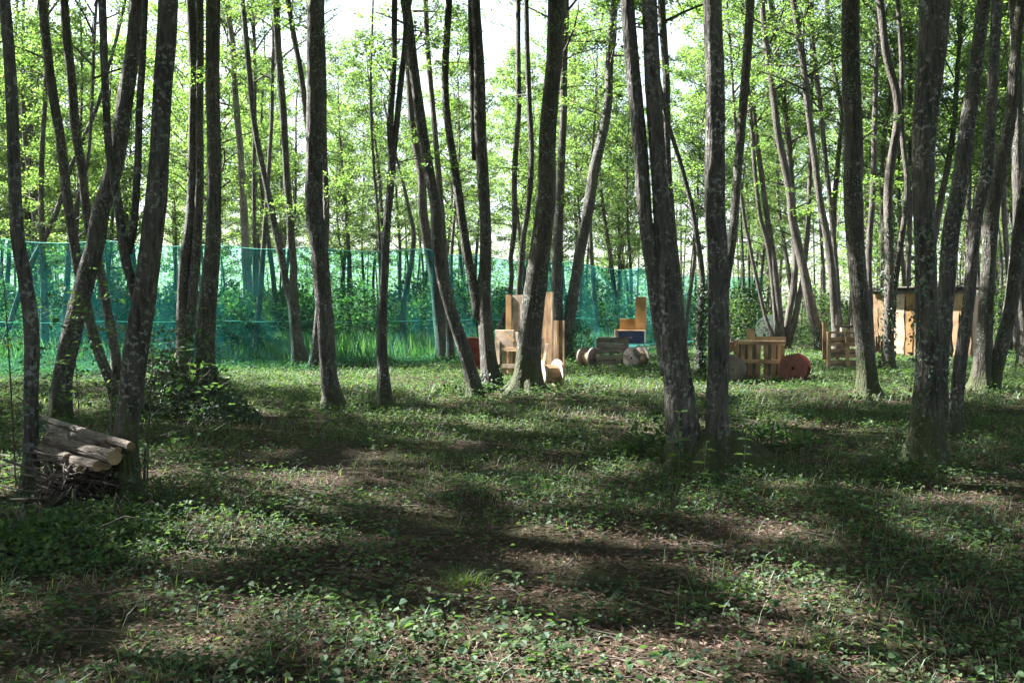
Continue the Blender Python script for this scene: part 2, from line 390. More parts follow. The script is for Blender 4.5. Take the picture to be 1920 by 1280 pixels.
def make_crown(H, R, nb, nleaf, lsz, low=0.0, sub=8, spread=.13, clump=None):
    b = MB()
    ga = rng.uniform(0, 6.28)
    for i in range(nb):
        u = ((i + .5) / nb) ** .85
        z = low + (H - low) * u * .95
        prof = (math.sin(math.pi * min(1, (u * .8 + .18))) ** .7)
        a = ga + i * 2.4 + rng.normal(0, .25)
        el = math.radians(rng.uniform(5, 60) + 18 * u)
        d = np.array([math.cos(a) * math.cos(el), math.sin(a) * math.cos(el), math.sin(el)])
        L = R * prof * rng.uniform(.6, 1.25) + .25
        add_branch(b, np.array([0, 0, z]), d, L, .028 * (1.2 - u) + .008, sub, lsz, nleaf // nb, droop=rng.uniform(.05, .35), flat=.85, sublen=rng.uniform(.4, .75), spread=spread, clump=clump)
    return b.mesh('crown', [M['leaf'], M['twig']])
CROWNS = [make_crown(rng.uniform(7.5, 9.0), rng.uniform(1.9, 2.5), 32, 7000, .085, sub=9) for _ in range(6)]
CROWNS_FAR = [make_crown(rng.uniform(10.0, 12.0), rng.uniform(2.2, 3.0), 46, 10500, .11, sub=9) for _ in range(6)]
CROWNS_DENSE = [make_crown(rng.uniform(7.0, 8.5), rng.uniform(2.3, 2.9), 30, 19000, .105, sub=9, spread=.12, clump=(rng.uniform(1.2, 1.6), rng.uniform(0, 6))) for _ in range(4)]
def make_spray(L, nleaf, lsz, m='leaf', r=.014):
    b = MB()
    add_branch(b, np.zeros(3), np.array([.94, 0, .34]), L, r, 9, lsz, nleaf, droop=.3, flat=.4, sublen=.5)
    return b.mesh('leafy_branch', [M[m], M['twig']])
SPRAYS = [make_spray(rng.uniform(1.2, 2.0), 130, .08) for _ in range(6)]
SPRAYS_SMALL = [make_spray(rng.uniform(.35, .6), 26, .065, 'leaf_low', r=.004) for _ in range(4)]

# ------------------------------------------------------------------ trees
def stem_mesh(P, nside, step, mat, flare=0.9, rough=0.06, lobes=5, base_h=0.28):
    """P rows: x,y,z,r in tree space"""
    S = resample(P, step)
    ph = rng.uniform(0, 6.28, 6); kz = rng.uniform(1.5, 4, 3)
    z0 = P[0][2]
    # gentle natural waver
    s = np.arange(len(S)) * step
    rmean = np.mean([p[3] for p in P])
    S[:, 0] += .12 * rmean * np.sin(s * 2.1 + ph[0]); S[:, 1] += .12 * rmean * np.sin(s * 1.7 + ph[1])
    def rf(th, C):
        z = (C[:, 2] - z0)[:, None]; t = th[None, :]
        m = 1 + rough * (np.sin(2 * t + ph[0] + z * .8) * .7 + np.sin(3 * t + ph[1] - z * kz[0]) * .6 + np.sin(5 * t + ph[2] + z * kz[1]) * .5)
        m += rough * .9 * rng.normal(0, .4, m.shape)
        if flare:
            fl = np.exp(-np.clip(z, 0, None) / base_h)
            m += flare * fl * (.45 + .55 * np.clip(np.sin(lobes * t + ph[3]) + .4 * np.sin((lobes - 2) * t + ph[4]), -.5, 1.2))
        return m
    V, F = tube(S[:, :3], S[:, 3], nside, rf)
    b = MB(); b.add(V, F); return b.mesh('trunk', [mat]), S

# places the photograph shows in full sun: no dense crown may stand on their way to the sun
_kd = 1 / math.tan(SUN_EL); _sx, _sy = math.sin(SUN_AZ) * _kd, math.cos(SUN_AZ) * _kd
def _g(px, py, z=0.0, Y=None, r=1.5): q = ground_pt(px, py) if Y is None else at_depth(px, py, Y); return (q[0], q[1], z if Y is None else q[2], r)
SUNNY = [_g(870, 1170, r=.9), _g(430, 930, r=.9), _g(620, 850, r=.9), _g(1310, 890, r=.8), _g(545, 735), _g(1690, 668, 1.2, r=2.7), _g(955, 715, 1.2, r=2.6), _g(1440, 712, .5, r=2.2),
         _g(1535, 655, .5, r=2.4), _g(1195, 300, Y=9.2, r=.9), _g(1150, 690, .6, r=1.2)]
def shades(x, y, z0, z1):
    for (gx, gy, gz, r) in SUNNY:
        for h in np.linspace(z0, z1, 8):
            if (gx + _sx * (h - gz) - x) ** 2 + (gy + _sy * (h - gz) - y) ** 2 < r * r: return True
    return False
TREE_N = [0]
FEET = []
def axis_rot(d, spin):
    q = Vector(d).to_track_quat('Z', 'Y')
    return (q @ Quaternion((0, 0, 1), spin)).to_euler()

def tree(label, stems, base=None, bark='bark', crown=True, hc=None, flare=.9, sprays=0, group='alder trees of the wood',
         name='alder_tree', ivy=0, crown_scale=None, spray_pts=(), lobes=5, cat='tree', roots=None, base_h=.28):
    """stems: list of pixel polylines [(x,y,w),...] from the foot up; all stand at the depth of the foot"""
    bx, by = base if base else stems[0][0][:2]
    B = ground_pt(bx, by); Y0 = B[1]; s = px_scale(Y0)
    gz = float(h_ground(B[0], B[1]))
    t = thing(name, label, cat, (B[0], B[1], gz), 0, group)
    near = Y0 < 17
    if Y0 < 30: FEET.append((B[0], B[1], stems[0][0][2] * s * .5))
    nside = 30 if Y0 < 12 else (22 if near else 14)
    step = .07 if Y0 < 12 else (.12 if near else .25)
    allS = []
    for si, st in enumerate(stems):
        P = []
        dy = 0 if si == 0 else rng.uniform(-.05, .05) * (1 if near else 2)
        for j, (x, y, w) in enumerate(st):
            q = at_depth(x, y, Y0 + dy) - np.array([B[0], B[1], gz])
            P.append([*q, w * s * .46])
        foot = st[0][1] > by - 25
        if foot: P[0][2] = -.12
        # go on above the frame
        top = np.array(P[-1]); pr = np.array(P[-2])
        dirv = norm((top - pr)[:3]); 
        if dirv[2] < .7: dirv = norm(np.array([0, 0, 1.0]) + dirv * .6)
        ftop = 1.6 + .34 * Y0
        hcb = hc if hc else (max(ftop + .4, 7.5) if Y0 < 20 else 8.5)
        hcb += rng.uniform(-.5, .9)
        if crown is False or st[0][2] < 7 and not near: ext = 2.5
        else: ext = max(0, hcb - top[2]) + 7.2
        r = top[3]
        d2 = norm(dirv * .6 + np.array([0, 0, 1.0]) * .6)
        q1 = top[:3] + dirv * min(ext, 2.0)
        P.append([*q1, r * .85])
        if ext > 2.5:
            q2 = q1 + d2 * (ext - 2.0) * .5; P.append([*q2, r * .5])
            q3 = q2 + d2 * (ext - 2.0) * .5; P.append([*q3, r * .12])
        me, S = stem_mesh(P, nside, step, M[bark], flare=flare if foot else 0, lobes=lobes, base_h=base_h)
        obj('trunk', me, t)
        allS.append(S)
        if crown and ext > 2.5:
            i = int(np.argmin(np.abs(S[:, 2] - hcb))); a = S[i, :3]; e = S[-1, :3]
            gap = shades(a[0] + B[0], a[1] + B[1], hcb, hcb + 7)
            c = obj('crown', (CROWNS_DENSE if Y0 < 26 and not gap else CROWNS)[TREE_N[0] % 4], t, a, axis_rot(e - a, rng.uniform(0, 6.28)),
                    (crown_scale or 1.0) * rng.uniform(.95, 1.2) * ((.35 if Y0 > 20 else .55) if gap else 1)); TREE_N[0] += 1
    # surface roots running out from the foot
    if roots is None: roots = (4 if Y0 < 18 and flare > .6 else 0)
    fr = float(np.interp(.6, allS[0][:, 2], allS[0][:, 3]))
    for k in range(roots):
        a = k * 6.283 / roots + rng.uniform(-.4, .4); ln = fr * rng.uniform(1.6, 3.4); tt = np.linspace(0, 1, 7)
        x = np.cos(a) * (fr * .5 + ln * tt) - np.sin(a) * fr * .5 * np.sin(tt * 3) * rng.uniform(-1, 1)
        y = np.sin(a) * (fr * .5 + ln * tt) + np.cos(a) * fr * .5 * np.sin(tt * 3) * rng.uniform(-1, 1)
        z = fr * 1.3 * (1 - tt) ** 2.6 - .07 * tt
        V, F = tube(np.stack([x + allS[0][0, 0], y + allS[0][0, 1], z], 1), fr * np.linspace(.5, .1, 7), 10, lambda th, C: 1 + .08 * rng.normal(0, 1, (len(C), 10)))
        b = MB(); b.add(V, F); obj('root', b.mesh('root', [M[bark]]), t)
    # leafy side branches
    for k in range(sprays * 2 if Y0 > 17 else sprays):
        S = allS[k % len(allS)]
        hi = min(1.6 + .36 * Y0, S[-1, 2] - 1); lo = 2.6 + .05 * Y0
        z = rng.uniform(lo, max(lo + .5, hi)); i = int(np.argmin(np.abs(S[:, 2] - z)))
        obj('leafy_branch', SPRAYS[k % len(SPRAYS)], t, S[i, :3], (rng.uniform(-.3, .3), rng.uniform(-.4, .25), rng.uniform(0, 6.28)), rng.uniform(.6, 1.1))
    for (x, y, az, sc) in spray_pts:
        q = at_depth(x, y, Y0) - np.array([B[0], B[1], gz])
        obj('leafy_branch', SPRAYS[rnd.randrange(6)], t, q, (rng.uniform(-.3, .3), rng.uniform(-.2, .2), math.radians(az)), sc)
    if ivy:
        b = MB(); S = allS[0]; n = int(ivy * (130 if near else 260))
        zt = rng.uniform(0, 1, n) ** 1.2 * ivy; o_ = np.argsort(S[:, 2]); C = np.stack([np.interp(zt, S[o_, 2], S[o_, i]) for i in range(4)], 1)
        a = rng.normal(rng.uniform(0, 6.28), 1.3, n) + .5 * np.sin(zt * 3); rad = C[:, 3] * 1.06 + rng.uniform(0, .04, n)
        out = np.stack([np.cos(a), np.sin(a), np.zeros(n)], 1)
        pos = C[:, :3] + out * rad[:, None] + rng.normal(0, .02, (n, 3))
        sz = rng.uniform(.022, .05, n) * (1.0 if near else 1.5)
        V, F = leaf_hex(pos, norm(out * .5 + rand_dirs(n) * .6 - [0, 0, .6]), norm(out + rand_dirs(n) * .5), sz, sz * .95)
        b.add(V, F, 0, False); obj('ivy', b.mesh('ivy', [M['ivy']]), t)
    return t, B, allS

# near and middle trees, each traced stem by stem
tree('thin lichen-spotted trunk at the far left, standing against the log pile',
     [[(52, 925, 34), (56, 850, 28), (57, 736, 27), (59, 635, 28), (50, 534, 27), (36, 450, 26), (28, 331, 24), (18, 130, 23), (8, 0, 22)]],
     sprays=0, ivy=1.1, crown_scale=1.0)
tree('thick grey trunk leaning right behind the log pile on the left',
     [[(112, 785, 42), (114, 763, 37), (117, 702, 36), (134, 622, 36), (151, 561, 36), (168, 501, 36), (181, 457, 35), (188, 403, 34), (208, 336, 34), (222, 269, 33), (235, 188, 32), (249, 101, 30), (259, 0, 28)]])
tree('mossy-footed trunk rising beside the cut ends of the log pile',
     [[(237, 945, 62), (238, 880, 48), (240, 800, 46), (249, 725, 49), (259, 635, 50), (269, 568, 47), (279, 484, 45), (286, 417, 44), (291, 386, 44), (299, 286, 38), (306, 168, 36), (314, 67, 38), (317, 0, 37)],
      [(262, 600, 20), (249, 534, 20), (235, 484, 19), (222, 380, 18), (205, 280, 15), (196, 134, 15), (191, 0, 15)],
      [(240, 475, 14), (250, 420, 15), (258, 302, 14), (262, 201, 14), (269, 101, 13), (273, 0, 12)]],
     bark='bark_mossy', ivy=.5)
tree('leaning dead pole crossing behind the far-left trunk',
     [[(-2, 668, 11), (16, 615, 11), (34, 560, 11), (57, 497, 11), (101, 410, 10), (134, 312, 9), (160, 250, 8), (186, 190, 7), (215, 84, 6), (235, 0, 6)]],
     crown=False, flare=.3)
tree('slim leaning stem passing behind the thick grey left trunk',
     [[(226, 765, 24), (208, 719, 20), (188, 669, 20), (168, 602, 20), (148, 507, 19), (131, 403, 18), (114, 269, 18), (97, 168, 18), (80, 0, 17)]])
tree('second slim stem crossing behind the thick grey left trunk',
     [[(222, 722, 22), (215, 652, 19), (202, 585, 19), (188, 511, 18), (165, 420, 18), (155, 319, 17), (141, 235, 17), (131, 134, 17), (121, 0, 16)]])
tree('pair of straight close stems just left of the ivy stump',
     [[(338, 722, 34), (343, 635, 28), (346, 540, 25), (350, 467, 24), (358, 403, 23), (364, 201, 19), (358, 0, 17)],
      [(352, 640, 18), (362, 540, 19), (370, 467, 19), (373, 336, 17), (375, 168, 15), (374, 0, 14)]], sprays=2)
tree('thick straight trunk with a flared ivy-covered foot',
     [[(396, 782, 62), (390, 745, 42), (384, 685, 37), (387, 618, 38), (394, 534, 36), (400, 467, 31), (400, 403, 30), (400, 201, 28), (400, 0, 27)]],
     bark='bark_mossy', ivy=1.3, flare=1.1)
tree('straight grey trunk between the turquoise net glow and the slender forked tree',
     [[(630, 766, 50), (625, 740, 38), (618, 702, 34), (605, 568, 34), (596, 434, 35), (591, 403, 35), (589, 201, 32), (591, 0, 30)]], sprays=1)
tree('thin stem hugging the back of the straight grey trunk',
     [[(588, 692, 20), (592, 640, 16), (602, 540, 14), (611, 430, 13), (608, 250, 12), (603, 0, 11)]], sprays=3)
tree('forked tree standing in front of the net with two diverging stems',
     [[(564, 688, 40), (556, 640, 24), (551, 568, 20), (551, 500, 15), (544, 434, 15), (537, 302, 14), (527, 168, 14), (517, 0, 13)],
      [(554, 600, 18), (537, 534, 14), (521, 450, 14), (504, 370, 13), (480, 252, 12), (467, 134, 11), (455, 0, 10)]], sprays=4)
tree('slender tree forking into a narrow V high up, in front of the net',
     [[(722, 758, 34), (720, 720, 25), (717, 635, 21), (719, 551, 18), (722, 467, 17), (727, 400, 16), (731, 370, 16), (736, 302, 15), (732, 235, 13), (737, 134, 12), (740, 0, 11)],
      [(735, 320, 10), (744, 235, 12), (756, 118, 12), (764, 17, 12), (767, 0, 12)]], sprays=3)
tree('trunk leaning steeply left out of the central clump',
     [[(893, 745, 34), (889, 725, 27), (872, 662, 26), (852, 602, 23), (831, 518, 24), (818, 434, 23), (815, 386, 22), (798, 286, 22), (784, 185, 21), (773, 101, 20), (763, 34, 20), (758, 0, 19)]],
     sprays=2, ivy=.3)
tree('trunk behind the leaning one, with bright bark on its left side',
     [[(836, 680, 36), (831, 655, 28), (821, 568, 26), (808, 484, 22), (794, 400, 18), (788, 319, 16), (774, 235, 14), (766, 151, 13), (760, 0, 12)]], bark='bark_far', sprays=3)
tree('upright trunk in the middle of the central clump, splitting into two stems',
     [[(922, 733, 48), (918, 690, 34), (914, 635, 30), (909, 534, 26), (909, 434, 24), (907, 370, 25), (905, 302, 25), (900, 201, 24), (896, 101, 20), (892, 0, 19)],
      [(898, 600, 22), (890, 540, 20), (872, 450, 19), (855, 336, 17), (841, 235, 15), (835, 134, 14), (841, 0, 13)],
      [(890, 300, 12), (886, 200, 12), (885, 101, 12), (883, 0, 12)]],
     spray_pts=[(885, 120, 170, .8), (905, 330, 200, .7), (845, 250, 150, .7), (885, 260, 20, .6)], ivy=.4)
tree('thin S-curved stem in front of the plank tower',
     [[(932, 700, 12), (936, 676, 11), (937, 618, 11), (952, 575, 10), (959, 518, 10), (957, 484, 10), (964, 434, 11), (966, 302, 11), (972, 201, 11), (972, 101, 10), (971, 0, 10)]], sprays=3, flare=.4)
tree('thin dark stem beside the biggest central trunk',
     [[(964, 706, 15), (968, 640, 12), (972, 551, 11), (976, 500, 11), (983, 434, 11), (989, 403, 11), (996, 302, 11), (993, 201, 11), (989, 101, 11), (986, 0, 10)]], sprays=3, flare=.4)
tree('biggest trunk of the central clump, leaning right over the plank tower',
     [[(984, 738, 74), (986, 715, 54), (993, 635, 47), (1006, 534, 44), (1016, 434, 41), (1023, 370, 39), (1028, 269, 36), (1036, 134, 33), (1043, 0, 33)]],
     bark='bark_mossy', spray_pts=[(1040, 170, 20, .9), (1045, 120, -10, .9)])
tree('straight trunk close behind the plank tower on its right side',
     [[(1044, 672, 34), (1044, 640, 24), (1045, 568, 22), (1046, 434, 19), (1053, 302, 16), (1058, 134, 14), (1060, 0, 13)]], sprays=4)
tree('trunk leaning right with a leafy tuft high on it, left of the grey pallet cart',
     [[(1057, 672, 40), (1060, 645, 28), (1067, 602, 24), (1077, 534, 22), (1090, 467, 21), (1104, 380, 22), (1114, 319, 22), (1127, 269, 21), (1137, 208, 19), (1147, 67, 15), (1152, 0, 14)]],
     spray_pts=[(1125, 215, a, 1.1) for a in (170, 200, 20, -20, 90, 250)] + [(1135, 170, a, 1.1) for a in (160, 10, 220, 60)] + [(1090, 170, 180, .9)], ivy=2.0)
pair, PB, PS = tree('big foreground pair of trunks joined in one wide mossy foot',
     [[(1290, 876, 62), (1285, 845, 52), (1278, 780, 58), (1270, 702, 56), (1256, 620, 52), (1246, 520, 42), (1241, 420, 36), (1234, 302, 33), (1226, 168, 32), (1218, 0, 29)],
      [(1258, 700, 40), (1240, 610, 36), (1226, 520, 32), (1208, 403, 29), (1201, 286, 28), (1191, 168, 28), (1177, 0, 26)],
      [(1350, 878, 66), (1349, 850, 50), (1346, 754, 46), (1347, 689, 44), (1345, 602, 44), (1344, 467, 42), (1341, 400, 42), (1343, 201, 37), (1335, 34, 35), (1334, 0, 35)]],
     base=(1322, 880), flare=1.1, lobes=4, ivy=.5, roots=0, base_h=.36)
def stool():
    # the common foot: a lumpy dome with roots running out
    n = 48; th = np.arange(n) / n * 2 * np.pi; rows = []
    arms = [(-.1, .42), (.45, .16), (2.9, .18), (3.7, .14), (4.6, .2), (5.6, .44), (1.6, .15)]
    prof = [(1.0, -.08), (.93, .03), (.82, .09), (.7, .16), (.6, .24), (.5, .32), (.36, .39), (.14, .40)]
    for f, z in prof:
        r = np.full(n, .40)
        for a, l in arms: r = r + l * np.exp(-((np.angle(np.exp(1j * (th - a)))) / .22) ** 2)
        r = r * f * (1 + .05 * np.sin(9 * th + f * 7) + .03 * rng.normal(0, 1, n))
        rows.append(np.stack([np.cos(th) * r * 1.15, np.sin(th) * r * .75, z + .025 * np.sin(5 * th + f * 5) * f], 1))
    V = np.vstack(rows); k = len(prof); i = np.arange(k - 1)[:, None] * n; j = np.arange(n)[None, :]; j2 = (j + 1) % n
    b = MB(); b.add(V, np.stack([i + j, i + j2, i + n + j2, i + n + j], -1).reshape(-1, 4)); obj('stool', b.mesh('stool', [M['bark_mossy']]), pair)
stool()
tree('stem showing behind the foreground pair on its right, bending outwards',
     [[(1346, 715, 26), (1350, 640, 20), (1362, 518, 19), (1374, 434, 19), (1378, 380, 18), (1387, 286, 18), (1398, 134, 18), (1408, 0, 16)]], ivy=1.0, spray_pts=[(1388, 300, 170, .6)])
tree('stem half hidden behind the fused foreground trunk',
     [[(1282, 700, 24), (1270, 540, 20), (1258, 420, 18), (1252, 300, 16), (1248, 134, 15), (1241, 0, 15)]])
tree('short dark ivy-wrapped stem between the foreground pair',
     [[(1312, 708, 20), (1312, 660, 17), (1314, 600, 15), (1316, 518, 13), (1306, 440, 11), (1296, 380, 10), (1280, 320, 9)]], ivy=2.2, sprays=2)
tree('straight dark trunk in front of the slatted pallet on the right',
     [[(1632, 748, 56), (1628, 725, 42), (1619, 635, 37), (1608, 501, 35), (1603, 400, 36), (1599, 336, 36), (1597, 168, 34), (1596, 0, 34)]], bark='bark_mossy', ivy=.3, sprays=1)
tree('big mossy trunk with climbing vines in front of the shed',
     [[(1734, 878, 84), (1735, 840, 66), (1738, 760, 58), (1740, 669, 50), (1735, 560, 44), (1734, 434, 43), (1733, 403, 43), (1735, 269, 44), (1745, 134, 51), (1749, 0, 55)]],
     bark='bark_mossy', ivy=2.4)
tree('trunk leaning right from behind the big mossy trunk',
     [[(1757, 785, 44), (1760, 702, 34), (1768, 610, 31), (1777, 534, 31), (1784, 434, 32), (1794, 370, 31), (1811, 252, 30), (1831, 134, 27), (1844, 0, 26)]])
tree('narrow grey trunk standing right of the big mossy one',
     [[(1790, 822, 32), (1791, 786, 24), (1800, 690, 24), (1814, 580, 22), (1824, 467, 23), (1832, 400, 23), (1849, 336, 23), (1858, 235, 22), (1864, 101, 20), (1868, 0, 20)]])
tree('two-stemmed tree with a mossy foot near the right edge',
     [[(1836, 738, 46), (1842, 685, 34), (1851, 534, 28), (1858, 434, 28), (1870, 336, 27), (1891, 235, 22), (1901, 151, 20), (1915, 0, 18)],
      [(1852, 735, 34), (1868, 690, 30), (1885, 620, 28), (1895, 568, 28), (1908, 467, 27), (1918, 400, 26), (1935, 250, 24), (1950, 100, 22)]], bark='bark_mossy')
tree('dark trunk cut by the right edge of the view',
     [[(1922, 700, 30), (1918, 600, 24), (1912, 450, 24), (1908, 300, 22), (1906, 150, 20), (1902, 0, 18)]])
tree('sunlit trunk leaning left, its foot in a bright patch beside the slatted pallet',
     [[(1545, 660, 34), (1539, 640, 24), (1528, 600, 21), (1515, 551, 20), (1498, 467, 18), (1485, 400, 17), (1482, 370, 16), (1463, 269, 14), (1448, 168, 13), (1431, 34, 12), (1428, 0, 12)]], bark='bark_far', ivy=1.0, sprays=2)
tree('sunlit trunk rising from behind the slatted pallet',
     [[(1568, 668, 22), (1567, 618, 17), (1559, 501, 15), (1545, 417, 14), (1542, 403, 14), (1525, 286, 13), (1512, 168, 13), (1488, 0, 12)]], bark='bark_far', sprays=2)
tree('thin stem just right of the sunlit trunk behind the slatted pallet',
     [[(1577, 655, 14), (1566, 480, 10), (1559, 403, 10), (1545, 269, 9), (1529, 118, 9), (1512, 0, 8)]], bark='bark_far', sprays=2)
tree('thin pale-topped stem left of the straight dark right-hand trunk',
     [[(1604, 650, 14), (1596, 500, 11), (1588, 330, 10), (1576, 201, 9), (1559, 101, 9), (1550, 0, 9)]], bark='bark_far', sprays=2)
tree('clump of slender sunlit stems fanning out beside the white drum',
     [[(1462, 652, 18), (1438, 602, 8), (1421, 534, 8), (1404, 450, 7), (1394, 400, 7), (1380, 250, 6), (1370, 100, 5)],
      [(1464, 650, 14), (1455, 602, 9), (1441, 467, 9), (1424, 400, 8), (1414, 300, 8), (1400, 120, 7), (1392, 0, 7)],
      [(1468, 650, 18), (1463, 600, 13), (1452, 501, 12), (1438, 400, 11), (1424, 302, 10), (1412, 190, 9), (1400, 0, 8)],
      [(1470, 650, 16), (1478, 600, 13), (1490, 510, 12), (1488, 403, 11), (1475, 235, 10), (1458, 101, 9), (1445, 0, 9)],
      [(1474, 650, 14), (1492, 590, 12), (1508, 500, 10), (1516, 400, 9), (1520, 250, 8), (1522, 100, 7)]], bark='bark_far', flare=.3, sprays=4, ivy=.8)
tree('sunlit stem just right of the straight dark right-hand trunk',
     [[(1634, 668, 18), (1629, 534, 13), (1632, 430, 12), (1639, 302, 11), (1641, 168, 10), (1648, 0, 10)]], bark='bark_far', sprays=3)
tree('ivy-clad trunk at the left corner of the shed',
     [[(1664, 694, 30), (1666, 640, 20), (1668, 560, 18), (1666, 467, 18), (1668, 336, 18), (1683, 201, 16), (1663, 101, 15), (1649, 0, 14)],
      [(1670, 590, 11), (1683, 501, 11), (1697, 400, 11), (1700, 336, 10), (1692, 252, 10), (1690, 120, 9), (1684, 0, 8)]], bark='bark_far', ivy=4.0, sprays=3)
tree('thin straight stem above the shed roof, left of the big mossy trunk',
     [[(1700, 655, 13), (1704, 500, 10), (1707, 235, 9), (1705, 0, 8)]], bark='bark_far', sprays=3)
tree('pale trunk standing behind the left part of the net',
     [[(466, 660, 22), (463, 518, 17), (457, 403, 15), (452, 302, 14), (443, 201, 13), (437, 101, 12), (425, 0, 10)]], bark='bark_pale', sprays=2)
tree('dark thin trunk behind the net, right of the pale one',
     [[(480, 662, 11), (478, 540, 9), (477, 467, 8), (476, 350, 8), (478, 150, 7), (474, 0, 6)]], sprays=1, bark='bark_far')
tree('slightly leaning thin trunk behind the net where it glows turquoise',
     [[(478, 668, 13), (488, 540, 11), (494, 467, 10), (500, 380, 9), (508, 250, 8), (512, 120, 7)]], sprays=1, bark='bark_far')
tree('lit stem right of the leaning central trunk',
     [[(846, 684, 18), (840, 560, 14), (828, 403, 12), (823, 336, 12), (815, 235, 11), (805, 134, 11), (798, 0, 10)]], bark='bark_far', sprays=3)
tree('short forked tree seen through the net right of the slender forked tree',
     [[(755, 655, 13), (758, 560, 11), (770, 500, 11), (776, 440, 10), (770, 405, 8), (752, 330, 6), (740, 280, 5)]], bark='bark_far', crown=False, sprays=4)
tree('very thin stem against the bright sky left of the slender forked tree',
     [[(716, 668, 8), (712, 480, 7), (710, 420, 6), (700, 302, 5), (695, 168, 5), (698, 60, 4)]], bark='bark_far', crown=False, sprays=2)
tree('leaning stem joining the back of the straight grey trunk from the left',
     [[(606, 690, 15), (596, 480, 12), (582, 280, 12), (568, 168, 12), (551, 67, 11), (541, 0, 10)]], bark='bark_far', sprays=3)
tree('dark stem behind the net at the far left',
     [[(86, 668, 17), (81, 501, 13), (77, 336, 10), (84, 201, 9), (88, 60, 8), (90, 0, 8)]], bark='bark_far', sprays=4)
tree('leaning dark stem behind the net between the two left trunks',
     [[(120, 672, 15), (128, 484, 11), (140, 400, 9), (158, 330, 8), (168, 270, 7), (176, 100, 6)]], bark='bark_far', sprays=4)

# ------------------------------------------------------------------ background wood: copies of a few slim alders
def proto_trunk(h, lean, r):
    k = 9; z = np.linspace(-.15, h, k)
    ph = rng.uniform(0, 6.28, 2)
    x = lean * (np.clip(z, 0, None) / h) ** 1.3 * h + .18 * np.sin(z * .5 + ph[0]) - .18 * math.sin(ph[0]); y = .15 * np.sin(z * .45 + ph[1]) - .15 * math.sin(ph[1])
    R = r * (1 - (np.clip(z, 0, None) / h) * .85)
    me, S = stem_mesh(np.stack([x, y, z, R], 1), 8, .5, M['bark_far'], flare=.6, rough=.04)
    return me, S
PROTO = [proto_trunk(rng.uniform(14, 17), rng.uniform(-.09, .13), rng.uniform(.10, .15)) for _ in range(8)]

def bg_tree(x, y, sc, hc, label, group, crown=True, far=True):
    me, S = PROTO[rnd.randrange(len(PROTO))]
    t = thing('slim_alder', label, 'tree', (x, y, float(h_ground(x, y))), rnd.uniform(0, 6.28), group)
    obj('trunk', me, t, scale=(sc * rnd.uniform(.8, 1.2), sc * rnd.uniform(.8, 1.2), sc))
    if crown:
        i = int(np.argmin(np.abs(S[:, 2] - hc))); a = S[i, :3] * sc
        obj('crown', rnd.choice(CROWNS_FAR if far else CROWNS_DENSE), t, a, axis_rot(S[-1, :3] - S[i, :3], rnd.uniform(0, 6.28)), rnd.uniform(.75, 1.15))
    return t
MARKS = [(-400, 'the far-left trunk'), (45, 'the log-pile trunks'), (300, 'the flared ivy trunk'), (400, 'the forked tree at the net'), (560, 'the straight grey trunk'), (610, 'the slender forked tree'), (730, 'the leaning central trunk'),
         (870, 'the biggest central trunk'), (1010, 'the right-leaning trunk'), (1090, 'the foreground pair'), (1300, 'the white drum'), (1450, 'the slatted pallet'), (1590, 'the straight dark trunk'), (1640, 'the big mossy trunk'), (1740, 'the right edge')]
def where(x, y):
    p = CX + x / y * F_PX; k = max(i for i, m in enumerate(MARKS) if p >= m[0] or i == 0)
    if k == 0: return 'left of the far-left trunk'
    if k == len(MARKS) - 1: return 'between the big mossy trunk and the right edge'
    return 'between %s and %s' % (MARKS[k - 1][1], MARKS[k][1])
spots = []
def free(x, y, d):
    for (a, b) in spots:
        if (a - x) ** 2 + (b - y) ** 2 < d * d: return False
    return True
def band(n, y0, y1, p0, p1, dens, sep, label, group, hc=(5, 7.5), sc=(.8, 1.15), crown=True):
    made = 0; tries = 0
    while made < n and tries < n * 60:
        tries += 1
        y = rnd.uniform(y0, y1); p = rnd.uniform(p0, p1)
        if rnd.random() > dens(p): continue
        x = (p - CX) / F_PX * y
        if not free(x, y, sep): continue
        if y < 50 and shades(x, y, 5, 15): continue
        if y < 47 and 1395 < p < 1490: continue
        spots.append((x, y)); made += 1
        w = where(x, y); bg_tree(x, y, rnd.uniform(*sc), rnd.uniform(*hc), label + ' seen ' + w, group + ' ' + w, crown)
open_left = lambda p: .2 if 215 < p < 330 else (.75 if 640 < p < 730 else .8)
band(28, 33, 46, 840, 1980, lambda p: .35 if p < 1100 else (1 if p > 1360 else .5), 1.3,
     'slim background trunk', 'slim background trunks', hc=(4.5, 7.5))
band(60, 46, 76, 780, 2000, lambda p: 1, 1.2, 'thin far trunk', 'thin far trunks', hc=(2.5, 6))
band(56, 34, 74, -120, 780, open_left, 1.5, 'slim trunk', 'slim trunks beyond the net', hc=(3, 6))
band(12, 29, 50, -200, 190, lambda p: 1, 1.4, 'slim dark trunk', 'slim trunks beyond the net', hc=(2.5, 5))
for (p, y) in ((655, 50), (690, 57), (722, 47), (640, 63), (705, 66)):
    x = (p - CX) / F_PX * y; w = where(x, y); spots.append((x, y)); bg_tree(x, y, 1.05, 4.5, 'slim trunk seen ' + w, 'slim trunks beyond the net ' + w)
